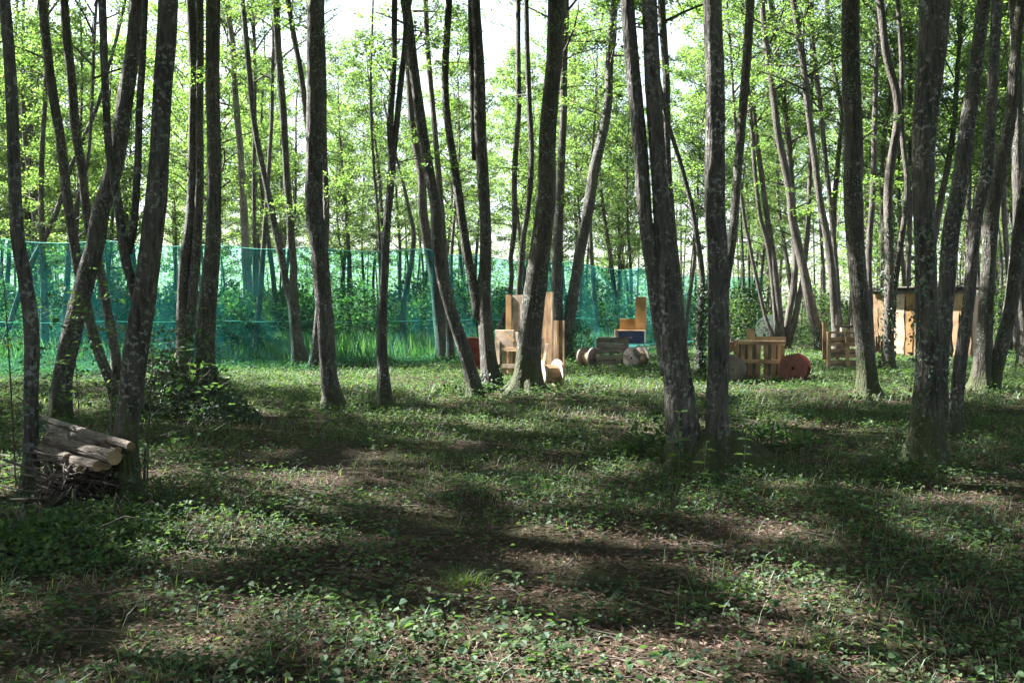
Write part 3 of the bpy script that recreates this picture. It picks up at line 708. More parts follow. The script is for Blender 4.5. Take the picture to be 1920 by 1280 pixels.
# the wood goes on outside the frame (its crowns shade the clearing)
def outside(n, x0, x1, y0, y1, test, sep, label, group):
    made = 0; tries = 0
    while made < n and tries < n * 80:
        tries += 1
        x = rnd.uniform(x0, x1); y = rnd.uniform(y0, y1)
        if not test(x, y) or not free(x, y, sep) or shades(x, y, 7, 14): continue
        spots.append((x, y)); made += 1
        bg_tree(x, y, rnd.uniform(.9, 1.15), rnd.uniform(6, 8), label, group, far=False)
outside(62, -26, -3, 0, 24, lambda x, y: x < -.60 * y - 1.6, 1.45, 'unseen alder added left of the view to shade the clearing', 'wood left of the view')
for (x, y) in ((-6.7, 8.7), (-5.9, 7.0), (-5.2, 5.6)):  # extra unseen alders, added so their crowns shade the right foreground
    spots.append((x, y)); bg_tree(x, y, rnd.uniform(.95, 1.1), rnd.uniform(6.5, 8), 'unseen alder added left of the view to shade the clearing', 'wood left of the view', far=False)
outside(46, 4, 22, -2, 24, lambda x, y: x > .60 * y + 2.0, 2.2, 'alder standing right of the view', 'wood right of the view')
outside(32, -9, 10, -12, -1.5, lambda x, y: True, 2.0, 'alder standing behind the viewer', 'wood behind the viewer')

# far wood as one mass
def far_wood():
    b = MB()
    n = 210000
    p = rng.uniform(-350, 2270, n); y = rng.uniform(80, 125, n); x = (p - CX) / F_PX * y
    prof = np.interp(p, [-350, 150, 230, 420, 640, 740, 860, 1200, 2270], [22, 20, 10, 16, 15, 15, 19, 26, 28])
    bump = 1 + .35 * np.sin(p * .021 + 1) * np.sin(p * .0083) + .2 * np.sin(p * .06)
    z = prof * bump * rng.uniform(0, 1, n) ** .8 * rng.uniform(.75, 1.05, n)
    z[:90000] = rng.uniform(0, 1, 90000) ** 1.2 * 7
    # clumpiness
    cx = np.sin(x * .9 + y * .3) * np.sin(z * 1.1 + y * .7) + rng.normal(0, .5, n)
    k = cx > -.15
    P = np.stack([x, y, z + .1], 1)[k]; m = len(P)
    sz = rng.uniform(.18, .38, m)
    V, F = leaf_quads(P, rand_dirs(m, .6), norm(rand_dirs(m) * .8 + [0, -.2, .8]), sz, sz * .8); b.add(V, F, 0, False)
    for i in range(170):
        pp = rng.uniform(-350, 2270); yy = rng.uniform(78, 115); xx = (pp - CX) / F_PX * yy
        hh = np.interp(pp, [-350, 150, 230, 740, 860, 2270], [14, 13, 7, 7, 14, 18]); ln = rng.normal(0, .06)
        z_ = np.linspace(-.1, hh, 4)
        V, F = tube(np.stack([xx + ln * z_, np.full(4, yy), z_], 1), np.linspace(.13, .05, 4), 5, cap=False); b.add(V, F, 1)
    kind(obj('far_wood', b.mesh('far_wood', [M['leaf'], M['bark_far']])), 'stuff', 'far leafy edge of the wood closing the view behind all the trunks')
far_wood()

# ------------------------------------------------------------------ shrubs
def make_shrub(H, R, n, lsz, mat, stems=7):
    b = MB()
    a = rng.uniform(0, 6.28, n); u = rng.uniform(0, 1, n) ** .5; z = rng.uniform(0.02, 1, n)
    lob = 1 + .3 * np.sin(3 * a + 1) * np.sin(5 * z + 2) + .2 * np.sin(7 * a)
    rr = R * u * lob * np.sqrt(np.maximum(.06, 1 - (z * 1.02 - .25) ** 2 / .62))
    P = np.stack([rr * np.cos(a), rr * np.sin(a), z * H * (1 + .15 * np.sin(4 * a))], 1) + rng.normal(0, .04, (n, 3))
    gap = np.sin(P[:, 0] * 5 + 1) * np.sin(P[:, 1] * 5) * np.sin(P[:, 2] * 6) + rng.normal(0, .3, n) > -.22
    P = P[gap]; n = len(P)
    out = norm(P * [1, 1, .3]); sz = lsz * rng.uniform(.6, 1.3, n)
    V, F = leaf_quads(P, norm(out + rand_dirs(n) * .8), norm(rand_dirs(n) * .6 + [0, 0, 1]), sz, sz * .75); b.add(V, F, 0, False)
    for i in range(stems):
        aa = rng.uniform(0, 6.28); t = np.linspace(0, 1, 4)[:, None]
        Q = np.array([math.cos(aa), math.sin(aa), 0]) * R * .75 * t ** 1.4 + np.array([0, 0, H * .9]) * t
        V, F = tube(Q, np.linspace(.014, .004, 4), 4, cap=False); b.add(V, F, 1)
    return b.mesh('shrub', [mat, M['twig']])
SHRUBS = [make_shrub(rng.uniform(1.6, 3.2), rng.uniform(1.0, 1.7), 2600, .13, M['leaf_low']) for _ in range(5)]
def shrub(x, y, sc, label, group, me=None, name='shrub'):
    o = obj(name, me or SHRUBS[rnd.randrange(5)], loc=(x, y, float(h_ground(x, y)) - .03), rot=(0, 0, rnd.uniform(0, 6.28)), scale=(sc, sc, sc * rnd.uniform(.8, 1.15)))
    return tag(o, label, 'shrub', group)
for k in range(96):
    if k < 34: p = rnd.uniform(-80, 470); y = rnd.uniform(28.5, 46); sc = rnd.uniform(.7, 1.3)
    elif k < 50: p = rnd.uniform(380, 780); y = rnd.uniform(42, 60); sc = rnd.uniform(.9, 1.5)
    elif k < 74: p = rnd.uniform(800, 1340); y = rnd.uniform(44, 66); sc = rnd.uniform(.9, 1.6)
    else: p = rnd.uniform(1340, 2000); y = rnd.uniform(44, 60); sc = rnd.uniform(.7, 1.3)
    x = (p - CX) / F_PX * y; w = where(x, y)
    shrub(x, y, sc, 'leafy background shrub ' + w, 'background shrubs ' + w)
for k, (px, py, sc, lab) in enumerate([(1388, 642, 1.1, 'tall leafy shrub left of the white drum'),
                                      (1510, 652, .6, 'low dark shrub right of the white drum'),
                                      (1368, 650, 1.0, 'leafy shrub half hidden by the reddish foreground trunk'),
                                      (1085, 672, .45, 'low leafy shrub left of the grey pallet cart')]):
    q = ground_pt(px, py); shrub(q[0], q[1], sc, lab, None)

# ------------------------------------------------------------------ netting fence
def build_net():
    pts = [(-420, 708), (-150, 703), (0, 700), (210, 695), (420, 688), (600, 685), (800, 682), (905, 671), (1080, 661), (1200, 649), (1312, 638), (1430, 634)]
    G = [ground_pt(*p) for p in pts]
    net = thing('netting_fence', 'tall translucent turquoise netting hung between the trees across the clearing', 'netting', (G[5][0], G[5][1], 0))
    O = np.array([G[5][0], G[5][1], 0]); Hn = 3.3
    top_all = []
    for i in range(len(G) - 1):
        A, C = G[i], G[i + 1]; L = np.linalg.norm(C - A); n = int(max(12, L / .12)); m = 22
        s = np.linspace(0, 1, n)[None, :]; v = np.linspace(0, 1, m)[:, None]
        dirv = (C - A) / L; nor = np.array([dirv[1], -dirv[0], 0])
        sag = -.16 * np.sin(np.pi * s) * v * (L / 6) - .02 * np.sin(s * L * 1.7) * v - .03 * rng.uniform(0, 1)
        bulge = .12 * np.sin(np.pi * s) * np.sin(np.pi * v) + .012 * np.sin(s * L * 2.1 + v * 7 + i) + .006 * np.sin(s * L * 5 - v * 11)
        P = A + dirv * (s * L)[..., None] + nor * bulge[..., None]
        P = np.broadcast_to(P, (m, n, 3)).copy(); P[..., 2] = Hn * v + sag + .02
        b = MB(); ii = (np.arange(m - 1)[:, None] * n + np.arange(n - 1)[None, :]).ravel()
        b.add((P - O).reshape(-1, 3), np.stack([ii, ii + 1, ii + n + 1, ii + n], 1))
        obj('net_panel', b.mesh('net_panel', [M['net']]), net)
        # seam where two widths of netting are joined
        V, F = tube(P[m // 2 - 3] - O - nor * .01, np.full(n, .007), 4); b = MB(); b.add(V, F); obj('seam', b.mesh('seam', [M['rope']]), net)
        top_all.append(P[-1])
        # skirt lying on the ground
        w = np.linspace(0, .3, 5)[:, None, None]
        Q = P[0][None] + nor * w * (1 + .5 * np.sin(np.linspace(0, 9, n) + i))[None, :, None] * 1.0
        Q[..., 2] = h_ground(Q[..., 0], Q[..., 1]) + .035 + .03 * np.sin(np.linspace(0, L * 4, n))[None, :] * np.linspace(1, .4, 5)[:, None]
        b = MB(); ii = (np.arange(4)[:, None] * n + np.arange(n - 1)[None, :]).ravel()
        b.add((Q - O).reshape(-1, 3), np.stack([ii, ii + 1, ii + n + 1, ii + n], 1))
        obj('net_skirt', b.mesh('net_skirt', [M['skirt']]), net)
        V, F = tube(P[-1] - O, np.full(n, .012), 4); b = MB(); b.add(V, F); obj('top_rope', b.mesh('top_rope', [M['rope']]), net)
build_net()

# ------------------------------------------------------------------ boards and boxes
BOXF = np.array([[0, 3, 2, 1], [4, 5, 6, 7], [0, 1, 5, 4], [1, 2, 6, 5], [2, 3, 7, 6], [3, 0, 4, 7]])
def board(name, parent, c, L, w, th, along='x', rot=(0, 0, 0), mat='pine', jit=.004):
    """board with its grain along local X; 'along' picks the world-ish axis of its length: x, z or y"""
    V = np.array([[sx * L / 2, sy * th / 2, sz * w / 2] for sz in (-1, 1) for sx, sy in ((-1, -1), (1, -1), (1, 1), (-1, 1))])
    V = V + rng.uniform(-jit, jit, V.shape)
    b = MB(); b.add(V, BOXF, 0, False)
    o = obj(name, b.mesh(name, [M[mat]]), parent, c)
    base = {'x': Matrix.Identity(3), 'z': Matrix.Rotation(-math.pi / 2, 3, 'Y'), 'y': Matrix.Rotation(math.pi / 2, 3, 'Z')}[along]
    R = Matrix.Rotation(rot[2], 3, 'Z') @ Matrix.Rotation(rot[1], 3, 'Y') @ Matrix.Rotation(rot[0], 3, 'X') @ base
    o.rotation_euler = R.to_euler()
    return o

def spool(label, px, py_base, R, Rd, L, yaw, mat='palewood', mat2=None, drum='pine', dz=0.0, cx_off=0, planks=0):
    """cable drum lying on its side; yaw = direction of its axle in plan (degrees from +X)"""
    q = ground_pt(px, py_base); gz = float(h_ground(q[0], q[1]))
    t = thing('cable_spool', label, 'cable spool', (q[0], q[1], gz - .02), math.radians(yaw), 'wooden cable spools')
    n = 36; th = np.arange(n) / n * 2 * np.pi; w = .045
    def ring_disc(x0, x1, Ro, Ri, mm, name, parent=t, jag=0):
        b = MB()
        ro = Ro * (1 + jag * rng.normal(0, 1, n)); cz = R
        rows = [(x0, Ri), (x0, ro), (x1, ro), (x1, Ri), (x0, Ri)]
        V = np.vstack([np.stack([np.full(n, x), np.cos(th) * r, np.sin(th) * r + cz], 1) for x, r in rows])
        i = np.arange(len(rows) - 1)[:, None] * n; j = np.arange(n)[None, :]; j2 = (j + 1) % n
        b.add(V, np.stack([i + j, i + j2, i + n + j2, i + n + j], -1).reshape(-1, 4), 0, False)
        return obj(name, b.mesh(name, [M[mm]]), parent)
    ring_disc(-L / 2 - w, -L / 2, R, .035, mat, 'flange', jag=.004)
    ring_disc(L / 2, L / 2 + w, R, .035, mat2 or mat, 'flange', jag=.004)
    # drum of staves
    ns = 12
    for k in range(ns):
        a = k / ns * 2 * math.pi
        board('stave', t, (0, math.cos(a) * Rd, R + math.sin(a) * Rd), L - .004, 2 * Rd * math.sin(math.pi / ns) * 1.06, .02, 'x', (a, 0, 0), drum)
    for k in range(4):
        a = k * math.pi / 2 + .5
        for sx in (-1, 1):
            V, F = tube(np.array([[sx * (L / 2 + w - .01), math.cos(a) * Rd * .8, R + math.sin(a) * Rd * .8], [sx * (L / 2 + w + .012), math.cos(a) * Rd * .8, R + math.sin(a) * Rd * .8]]), np.array([.014, .014]), 6)
            b = MB(); b.add(V, F, 0, False); obj('bolt', b.mesh('bolt', [M['rust']]), t)
    return t

def place(px, py):
    q = ground_pt(px, py); return q, px_scale(q[1])

# --- pallet barricade with its two spools (right of the foreground pair)
def barricade_c():
    q, s = place(1424, 712)
    t = thing('pallet_barricade', 'pine pallet standing upright between a grey spool and a red spool', 'pallet', (q[0], q[1], 0), math.radians(-20))
    Wd, Hh = 1.10, .88
    for x in (-.5, -.37, -.21, -.03, .13, .30, .44):
        board('slat', t, (x, 0, Hh / 2), Hh - .03, .095, .022, 'z')
    for z, w in ((Hh - .045, .09), (.42, .085), (.05, .09)):
        board('rail', t, (0 if z != .42 else .02, -.035, z), Wd - (0.14 if z == .42 else 0), w, .03, 'x')
    board('post', t, (-.52, -.08, Hh / 2 - .05), Hh - .1, .08, .05, 'z'); board('post', t, (.5, -.08, Hh / 2 - .05), Hh - .1, .085, .05, 'z')
    for x in (-.46, -.3, -.12, .2, .38):
        board('back_slat', t, (x, .13, Hh / 2 - .02), Hh - .06, .1, .022, 'z', mat='greywood')
    board('back_rail', t, (.22, .16, Hh + .035), .66, .1, .025, 'x'); 
    board('tall_board', t, (-.21, .17, .86), .55, .17, .025, 'z')
    board('sloping_board', t, (-.66, .05, .70), .34, .2, .025, 'x', (0, math.radians(-28), math.radians(20)), 'pine')
    board('fallen_slat', t, (.16, -.2, .06), .22, .09, .022, 'x', (.3, .1, .1), 'pine')
    spool('grey weathered cable spool partly behind the reddish foreground trunk', 1371, 713, .31, .16, .36, 82, 'palewood')
    spool('worn red cable spool lying at the right end of the pine pallet', 1490, 717, .30, .16, .40, 62, 'redpaint', 'redwood', 'redwood')
barricade_c()

# --- grey pallet cart with two spools, blue crate and orange boards
def barricade_b():
    q, s = place(1152, 690)
    t = thing('pallet_cart', 'grey weathered pallet box built like a cart between two spools', 'pallet box', (q[0], q[1], 0), math.radians(-12))
    x0 = -.50
    for z, h, m in ((.74, .11, 'greywood'), (.60, .13, 'greywood'), (.45, .12, 'greywood'), (.29, .12, 'palewood'), (.12, .15, 'greywood')):
        board('slat', t, (-.05, 0, z), .86, h, .022, 'x', (0, math.radians(rnd.uniform(-.8, .8)), 0), m)
    for x in (-.45, -.1, .3): board('post', t, (x, .05, .40), .78, .09, .05, 'z', mat='greywood')
    for z in (.7, .45, .2): board('side_slat', t, (-.49, .42, z), .75, .11, .022, 'y', mat='greywood'); board('back_slat', t, (-.05, .82, z), .86, .11, .022, 'x', mat='greywood')
    board('brace', t, (.27, -.035, .36), .52, .07, .022, 'x', (0, math.radians(-40), 0), 'palewood')
    board('brace', t, (.27, -.06, .36), .46, .07, .022, 'x', (0, math.radians(38), 0), 'palewood')
    board('top_board', t, (.0, .35, .815), .9, .5, .022, 'x', (math.pi / 2, 0, 0), 'greywood')
    spool('pale cable spool at the left end of the grey pallet cart', 1103, 688, .285, .15, .30, -42, 'palewood')
    spool('dark grey cable spool with open staves at the right end of the grey pallet cart', 1193, 692, .29, .17, .32, 42, 'greywood', 'greywood', 'pine')
    # blue crate on the cart
    b0 = at_depth(1184, 640, q[1] + .35)
    c = thing('blue_crate', 'dark blue crate on top of the grey pallet cart', 'crate', (b0[0], b0[1], .66), math.radians(-8))
    board('front_panel', c, (0, -.2, .17), .68, .30, .02, 'x', mat='blue'); board('back_panel', c, (0, .2, .17), .68, .30, .02, 'x', mat='blue')
    board('side_panel', c, (.34, 0, .10), .38, .42, .02, 'y', mat='blue'); board('side_panel', c, (-.34, 0, .17), .38, .30, .02, 'y', mat='blue')
    board('bottom_panel', c, (0, 0, .01), .68, .4, .02, 'x', (math.pi / 2, 0, 0), 'blue')
    for x in (.345, ): 
        for y in (-.215, .2): board('corner_strip', c, (x + .012, y, .12), .42, .035, .02, 'z', mat='whitepaint')
    board('lid_board', c, (-.03, 0, .335), .76, .44, .022, 'x', (math.pi / 2, 0, 0), 'pine')
    board('end_board', c, (-.39, -.1, .2), .34, .11, .02, 'z', mat='pine')
    w = thing('board_screen', 'tall and short orange boards standing on the blue crate', 'boards', (b0[0], b0[1], 1.01), math.radians(-8))
    board('tall_board', w, (.24, .1, .45), .9, .27, .03, 'z', mat='orange'); board('short_board', w, (-.11, .12, .15), .42, .31, .03, 'x', mat='orange')
    board('edge_strip', w, (.385, .1, .44), .88, .03, .04, 'z', mat='fresh')
barricade_b()

# --- plank tower behind the central clump
def barricade_a():
    q, s = place(960, 712)
    t = thing('plank_tower', 'tall tower of fresh planks and panels half hidden by the central clump', 'barricade', (q[0], q[1] + .35, 0), math.radians(-30))
    Y = q[1] + .35
    def bpx(name, x0, x1, y0, y1, dy, mat, tilt=0, th=.025, along='z'):
        a = at_depth((x0 + x1) / 2, (y0 + y1) / 2, Y + dy); k = (Y + dy) / F_PX
        w, h = (x1 - x0) * k, (y1 - y0) * k
        c = (a[0] - q[0], dy, a[2])
        if along == 'z': board(name, t, c, h, w, th, 'z', (0, math.radians(tilt), 0), mat)
        else: board(name, t, c, w, h, th, 'x', (0, math.radians(tilt), 0), mat)
    bpx('tall_plank', 933, 945, 553, 700, .30, 'orange'); bpx('tall_plank', 946, 971, 553, 700, .33, 'fresh'); bpx('tall_plank', 973, 998, 556, 700, .31, 'fresh')
    bpx('tall_plank', 1000, 1018, 552, 700, .32, 'pine'); bpx('tall_plank', 1019, 1031, 548, 690, .30, 'pine'); bpx('corner_post', 1031, 1034, 548, 690, .27, 'fresh', th=.05)
    bpx('panel', 923, 963, 619, 652, .02, 'fresh', along='x'); bpx('panel', 921, 934, 640, 684, -.01, 'fresh'); bpx('panel', 964, 1010, 622, 655, .03, 'fresh', along='x')
    bpx('strut', 940, 968, 628, 634, -.02, 'pine', tilt=38, along='x')
    for x in (938, 951, 966, 982, 998): bpx('slat', x, x + 8, 654, 708, .04, 'pine')
    bpx('rail', 936, 1012, 682, 690, .0, 'fresh', along='x'); bpx('rail', 936, 1012, 652, 658, .0, 'pine', along='x')
    bpx('sloping_board', 1014, 1026, 618, 690, .06, 'fresh', tilt=-8); bpx('sloping_board', 1029, 1035, 642, 690, -.05, 'fresh', tilt=10); bpx('sloping_board', 1022, 1028, 648, 694, -.03, 'orange', tilt=-16)
    for dyy in (.55, .8): bpx('side_board', 933, 939, 600, 700, dyy, 'pine'); bpx('side_board', 1022, 1030, 600, 700, dyy, 'pine')
    bpx('back_panel', 936, 1030, 600, 700, .9, 'pine', along='x')
    spool('pink-flanged cable spool lying against the foot of the biggest central trunk', 1029, 728, .29, .17, .34, 24, 'fresh', 'fresh', 'pine')
    # red crate
    r, s2 = place(888, 700)
    c = thing('red_crate', 'dark red slatted crate left of the plank tower', 'crate', (r[0], r[1], 0), math.radians(-6))
    for z in (.11, .33, .56, .76): board('slat', c, (0, -.2, z), .36, .19, .022, 'x', mat='redwood'); board('slat', c, (0, .2, z), .36, .19, .022, 'x', mat='redwood')
    for z in (.11, .33, .56, .76): board('side_slat', c, (-.18, 0, z), .38, .19, .022, 'y', mat='redwood'); board('side_slat', c, (.18, 0, z), .38, .19, .022, 'y', mat='redwood')
    for x in (-.165, .165): board('post', c, (x, -.17, .42), .84, .05, .05, 'z', mat='redwood'); board('post', c, (x, .17, .42), .84, .05, .05, 'z', mat='redwood')
    board('lid', c, (0, 0, .875), .4, .44, .02, 'x', (math.pi / 2, 0, 0), 'redwood')
barricade_a()

# --- slatted pallet (right)
def barricade_d():
    q, s = place(1588, 693)
    t = thing('slatted_pallet', 'upright pine pallet with horizontal slats behind the straight dark trunk', 'pallet', (q[0], q[1], 0), math.radians(6))
    H = 1.0; W = 1.08
    for z in (.06, .2, .35, .5, .66, .80): board('slat', t, (0, .06, z), W - .04, .09, .022, 'x')
    board('rail', t, (0, -.0, H - .025), W, .05, .14, 'x')
    for x in (-.5, 0.0, .5): board('post', t, (x, -.0, H / 2 - .03), H - .06, .09 if x else .1, .07, 'z')
    for z in (.13, .43, .73): board('back_slat', t, (0, .15, z), W - .04, .1, .022, 'x', mat='greywood')
    board('tall_board', t, (-.48, .3, .75), 1.0, .11, .025, 'z'); board('tall_board', t, (-.1, .35, .84), 1.2, .09, .025, 'z', mat='palewood')
    board('back_rail', t, (.15, .32, 1.12), .7, .07, .025, 'x', mat='greywood'); board('block', t, (-.13, .02, 1.045), .09, .09, .09, 'x', mat='fresh'); board('block', t, (.36, .02, 1.05), .09, .09, .09, 'x', mat='fresh')
barricade_d()

# --- shed
def shed():
    q, s = place(1725, 668)
    t = thing('wooden_shed', 'wooden shed of wide live-edge boards under a flat black roof on the right', 'shed', (q[0], q[1], 0), math.radians(-38))
    k = q[1] / F_PX * 1.1
    X = lambda px: (px - 1725) * k
    Z = lambda py: (668 - py) * k / 1.1
    H = Z(546)
    for x in (X(1648), X(1802)):
        for y in (.1, 1.5): board('post', t, (x, y, H / 2), H, .1, .1, 'z', mat='pine')
    def live(x0, x1, z0, z1, y, mat, name='plank'):
        """board with wavy natural edges"""
        n = 9; z = np.linspace(z0, z1, n); l = x0 + .018 * rng.normal(0, 1, n); r = x1 + .018 * rng.normal(0, 1, n)
        c = np.array([(x0 + x1) / 2, y, (z0 + z1) / 2]); th = .03
        V = []
        for i in range(n): V += [[l[i], y - th / 2, z[i]], [r[i], y - th / 2, z[i]], [r[i], y + th / 2, z[i]], [l[i], y + th / 2, z[i]]]
        V = np.array(V) - c; V = V[:, [2, 1, 0]] * [1, 1, -1]      # grain along local X
        F = [[i * 4 + a, i * 4 + (a + 1) % 4, i * 4 + 4 + (a + 1) % 4, i * 4 + 4 + a] for i in range(n - 1) for a in range(4)] + [[0, 3, 2, 1], [n * 4 - 4, n * 4 - 3, n * 4 - 2, n * 4 - 1]]
        b = MB(); b.add(V, F, 0, False); o = obj(name, b.mesh(name, [M[mat]]), t, c); o.rotation_euler = (0, -math.pi / 2, 0)
        return o
    zt = Z(551)
    # front boards: a gap, the lit middle panel, an opening, the right boards
    for (a, b_, z0, m, y) in ((1646, 1655, Z(632), 'pine', .0), (1656, 1665, Z(630), 'pine', .0),
                          (1669, 1683, .0, 'fresh', -.02), (1685, 1699, .0, 'fresh', -.03), (1701, 1713, .0, 'orange', -.02), (1715, 1729, .0, 'pine', -.02),
                          (1731, 1745, .0, 'pine', -.025), (1776, 1784, -.03, 'pine', -.02), (1786, 1793, .02, 'pine', -.02), (1795, 1803, .02, 'pine', -.01)):
        live(X(a), X(b_), z0, zt, y, m)
    for i in range(9): live(X(1648) + i * .3, X(1648) + i * .3 + .28, 0, zt, 1.6, 'greywood', 'back_plank')
    for i in range(5):
        for x in (X(1648) - .06, X(1802) + .06):
            o = live(-.14, .14, 0.1, zt, 0, 'pine', 'side_plank'); o.location = (x, .2 + i * .3, zt / 2); o.rotation_euler = (Matrix.Rotation(math.pi / 2, 3, 'Z') @ Matrix.Rotation(-math.pi / 2, 3, 'Y')).to_euler()
    board('fascia', t, (X(1725), -.06, Z(548)), X(1806) - X(1644), .11, .03, 'x', mat='greywood')
    r = board('roof', t, (X(1725), .75, Z(541)), X(1808) - X(1640), .07, 2.0, 'x', mat='roof', jit=.01)
    board('roof_batten', t, (X(1700), -.27, Z(541) + .05), 1.1, .035, .04, 'x', mat='greywood')
shed()
spool('big white-painted cable drum standing behind the slender sunlit stems', 1446, 645, .66, .3, .5, 68, 'whitepaint', 'whitepaint', 'whitepaint')

# ------------------------------------------------------------------ log piles
def log(label, A, C, r, group, end='endgrain', bark='log_bark', cat='log', name='log'):
    A = np.array(A, float); C = np.array(C, float); mid = (A + C) / 2; d = C - A; L = np.linalg.norm(d)
    k = max(6, int(L / .12)); u = np.linspace(-L / 2, L / 2, k)
    ph = rng.uniform(0, 6.28, 3)
    P = np.stack([u, .15 * r * np.sin(u * 3 + ph[0]), .15 * r * np.sin(u * 2.3 + ph[1])], 1)
    n = 16
    rf = lambda th, Cn: 1 + .05 * np.sin(3 * th[None] + ph[2] + Cn[:, :1] * 2) + .03 * rng.normal(0, 1, (len(Cn), n))
    V, F = tube(P, np.linspace(r * .97, r * 1.03, k), n, rf)
    t = thing(name, label, cat, mid, 0, group)
    b = MB(); nb = (k - 1) * n
    # body along local Z for the bark material, so swap axes
    V = V[:, [1, 2, 0]]
    b.add(V[:k * n], F[:nb], 0); o = obj('bark', b.mesh('bark', [M[bark]]), t)
    rot = Vector(d).to_track_quat('Z', 'Y').to_euler(); o.rotation_euler = rot
    for w in (0, 1):
        Fe = F[nb + w * n // 2: nb + (w + 1) * n // 2]; ids, inv = np.unique(Fe, return_inverse=True)
        b = MB(); b.add(V[ids], inv.reshape(-1, 4), 0, False)
        e = obj('cut_end', b.mesh('cut_end', [M[end]]), t); e.rotation_euler = rot
    return t
def lp(px, py, Y): return at_depth(px, py, Y)
G1 = 'logs of the pile between the left trunks'
log('long thin pole lying on top of the left log pile', lp(82, 784, 8.55), lp(247, 837, 6.80), .031, G1)
log('thin log second from the top of the left log pile', lp(86, 801, 8.35), lp(182, 834, 7.30), .034, G1)
log('short log whose pale end shows under the top pole', lp(150, 812, 7.70), lp(204, 829, 7.15), .036, G1)
log('thickest log of the left pile with a round yellow cut end', lp(92, 826, 7.75), lp(214, 856, 6.88), .055, G1)
log('dark log under the thick one at the left end of the pile', lp(74, 838, 7.8), lp(128, 858, 7.20), .042, G1)
log('short low log with a dark end at the bottom of the left pile', lp(122, 858, 7.3), lp(185, 874, 6.95), .042, G1)
log('crooked thin pole between the top pole and the thick log', lp(90, 812, 8.1), lp(222, 842, 7.05), .026, G1)
log('thin log behind the top pole of the left pile', lp(96, 792, 8.6), lp(190, 820, 7.6), .028, G1)
log('thin lower log left of the short dark-ended one', lp(76, 856, 7.7), lp(150, 880, 7.05), .032, G1)
log('log hidden in the middle of the left pile', lp(96, 846, 7.9), lp(200, 868, 7.1), .045, G1)
def stake(label, px, py, topz, r, lean=0):
    q = ground_pt(px, py); P = np.array([[0, 0, -.1, r * 1.1], [lean * .5, 0, topz * .5, r], [lean, 0, topz, r * .92]])
    me, S = stem_mesh(P, 12, .08, M['bark'], flare=0, rough=.05)
    t = thing('wooden_stake', label, 'stake', (q[0], q[1], 0), 0, 'stakes of the log pile'); obj('bark', me, t)
stake('rough stake holding up the left end of the log pile', 91, 945, .36, .036)
stake('thin stake in front of the brushwood below the logs', 138, 975, .24, .015, .01)
stake('thin stake at the right side of the log pile', 268, 925, .42, .012, .03)

def brushwood(name, c, sx, sy, h, n, label, rr=(.004, .013), L=(.25, .8)):
    b = MB()
    for i in range(n):
        p = np.array([rng.normal(0, sx * .5), rng.normal(0, sy * .5), 0]); p[2] = h * rng.uniform(0, 1) * max(0, 1 - (p[0] / sx / 1.3) ** 2)
        a = rng.normal(-.75, .8); el = rng.normal(0, .28); l = rng.uniform(*L)
        d = np.array([math.cos(a) * math.cos(el), math.sin(a) * math.cos(el), math.sin(el)])
        t = np.linspace(-.5, .5, 4)[:, None]
        P = p + d * l * t + rng.normal(0, .02, (4, 3)); P[:, 2] = np.maximum(P[:, 2], .01)
        V, F = tube(P, np.linspace(1, .45, 4) * rng.uniform(*rr), 5); b.add(V, F)
    o = obj(name, b.mesh(name, [M['twig']]), None, c); kind(o, 'stuff', label); return o
q = ground_pt(150, 945)
brushwood('brushwood', (q[0] + .02, q[1] - .05, 0),   .24, .22, .40, 260, 'heap of dry brushwood stuffed under the logs on the left')

# ivy stump with a second stack of logs
G2 = 'logs stacked on the ivy stump'
Yq = ground_pt(330, 775)[1]
for i, (x0, y0, x1, y1, r, lab) in enumerate([(268, 676, 330, 682, .045, 'sunlit log on top of the ivy-covered stack'), (288, 697, 345, 705, .05, 'log with a pink cut end in the ivy-covered stack'),
                                             (318, 690, 386, 690, .05, 'log at the right end of the ivy-covered stack'), (280, 715, 380, 718, .06, 'dark log low in the ivy-covered stack'), (276, 742, 385, 745, .07, 'lowest log of the ivy-covered stack')]):
    log(lab, lp(x0, y0, Yq - .25 + .12 * (i % 2)), lp(x1, y1, Yq + .15), r, G2)
def leafy_mound(name, label, px, py, pts_fn, n, lsz, mat, cat='shrub', stems=8, hexa=True):
    q = ground_pt(px, py); t = thing(name, label, cat, (q[0], q[1], float(h_ground(q[0], q[1]))))
    b = MB(); P, out = pts_fn(n); m = len(P)
    sz = lsz * rng.uniform(.55, 1.25, m)
    V, F = leaf_hex(P, norm(out * .8 + rand_dirs(m) * .8 - [0, 0, .2]), norm(out * .5 + rand_dirs(m) * .45 + [0, 0, .8]), sz, sz * .8); b.add(V, F, 0, False)
    obj('foliage', b.mesh('foliage', [M[mat]]), t)
    for i in range(stems):
        k = rnd.randrange(m); e = P[k]; a = np.array([e[0] * .3, e[1] * .3, 0]); tt = np.linspace(0, 1, 5)[:, None]
        Q = a + (e - a) * tt + np.array([0, 0, .18]) * np.sin(tt * np.pi)
        V, F = tube(Q, np.linspace(.007, .003, 5), 4); b2 = MB(); b2.add(V, F); obj('stem', b2.mesh('stem', [M['twig']]), t)
    return t
def mound(sx, sy, h):
    def f(n):
        a = rng.uniform(0, 6.28, n); u = rng.uniform(0, 1, n) ** .5
        x = np.cos(a) * u * sx; y = np.sin(a) * u * sy
        top = h * np.maximum(0.02, 1 - u ** 1.6) * (1 + .35 * np.sin(x * 9 + 1) * np.sin(y * 8))
        z = top * rng.uniform(.25, 1.12, n) + .02
        P = np.stack([x, y, z], 1) + rng.normal(0, .02, (n, 3))
        return P, norm(np.stack([x / sx, y / sy, .5 * np.ones(n)], 1))
    return f
leafy_mound('bramble_bush', 'dark glossy bramble bush covering the log stack at the flared trunk', 335, 782, mound(.95, .55, 1.15), 3000, .065, 'bramble', stems=14)
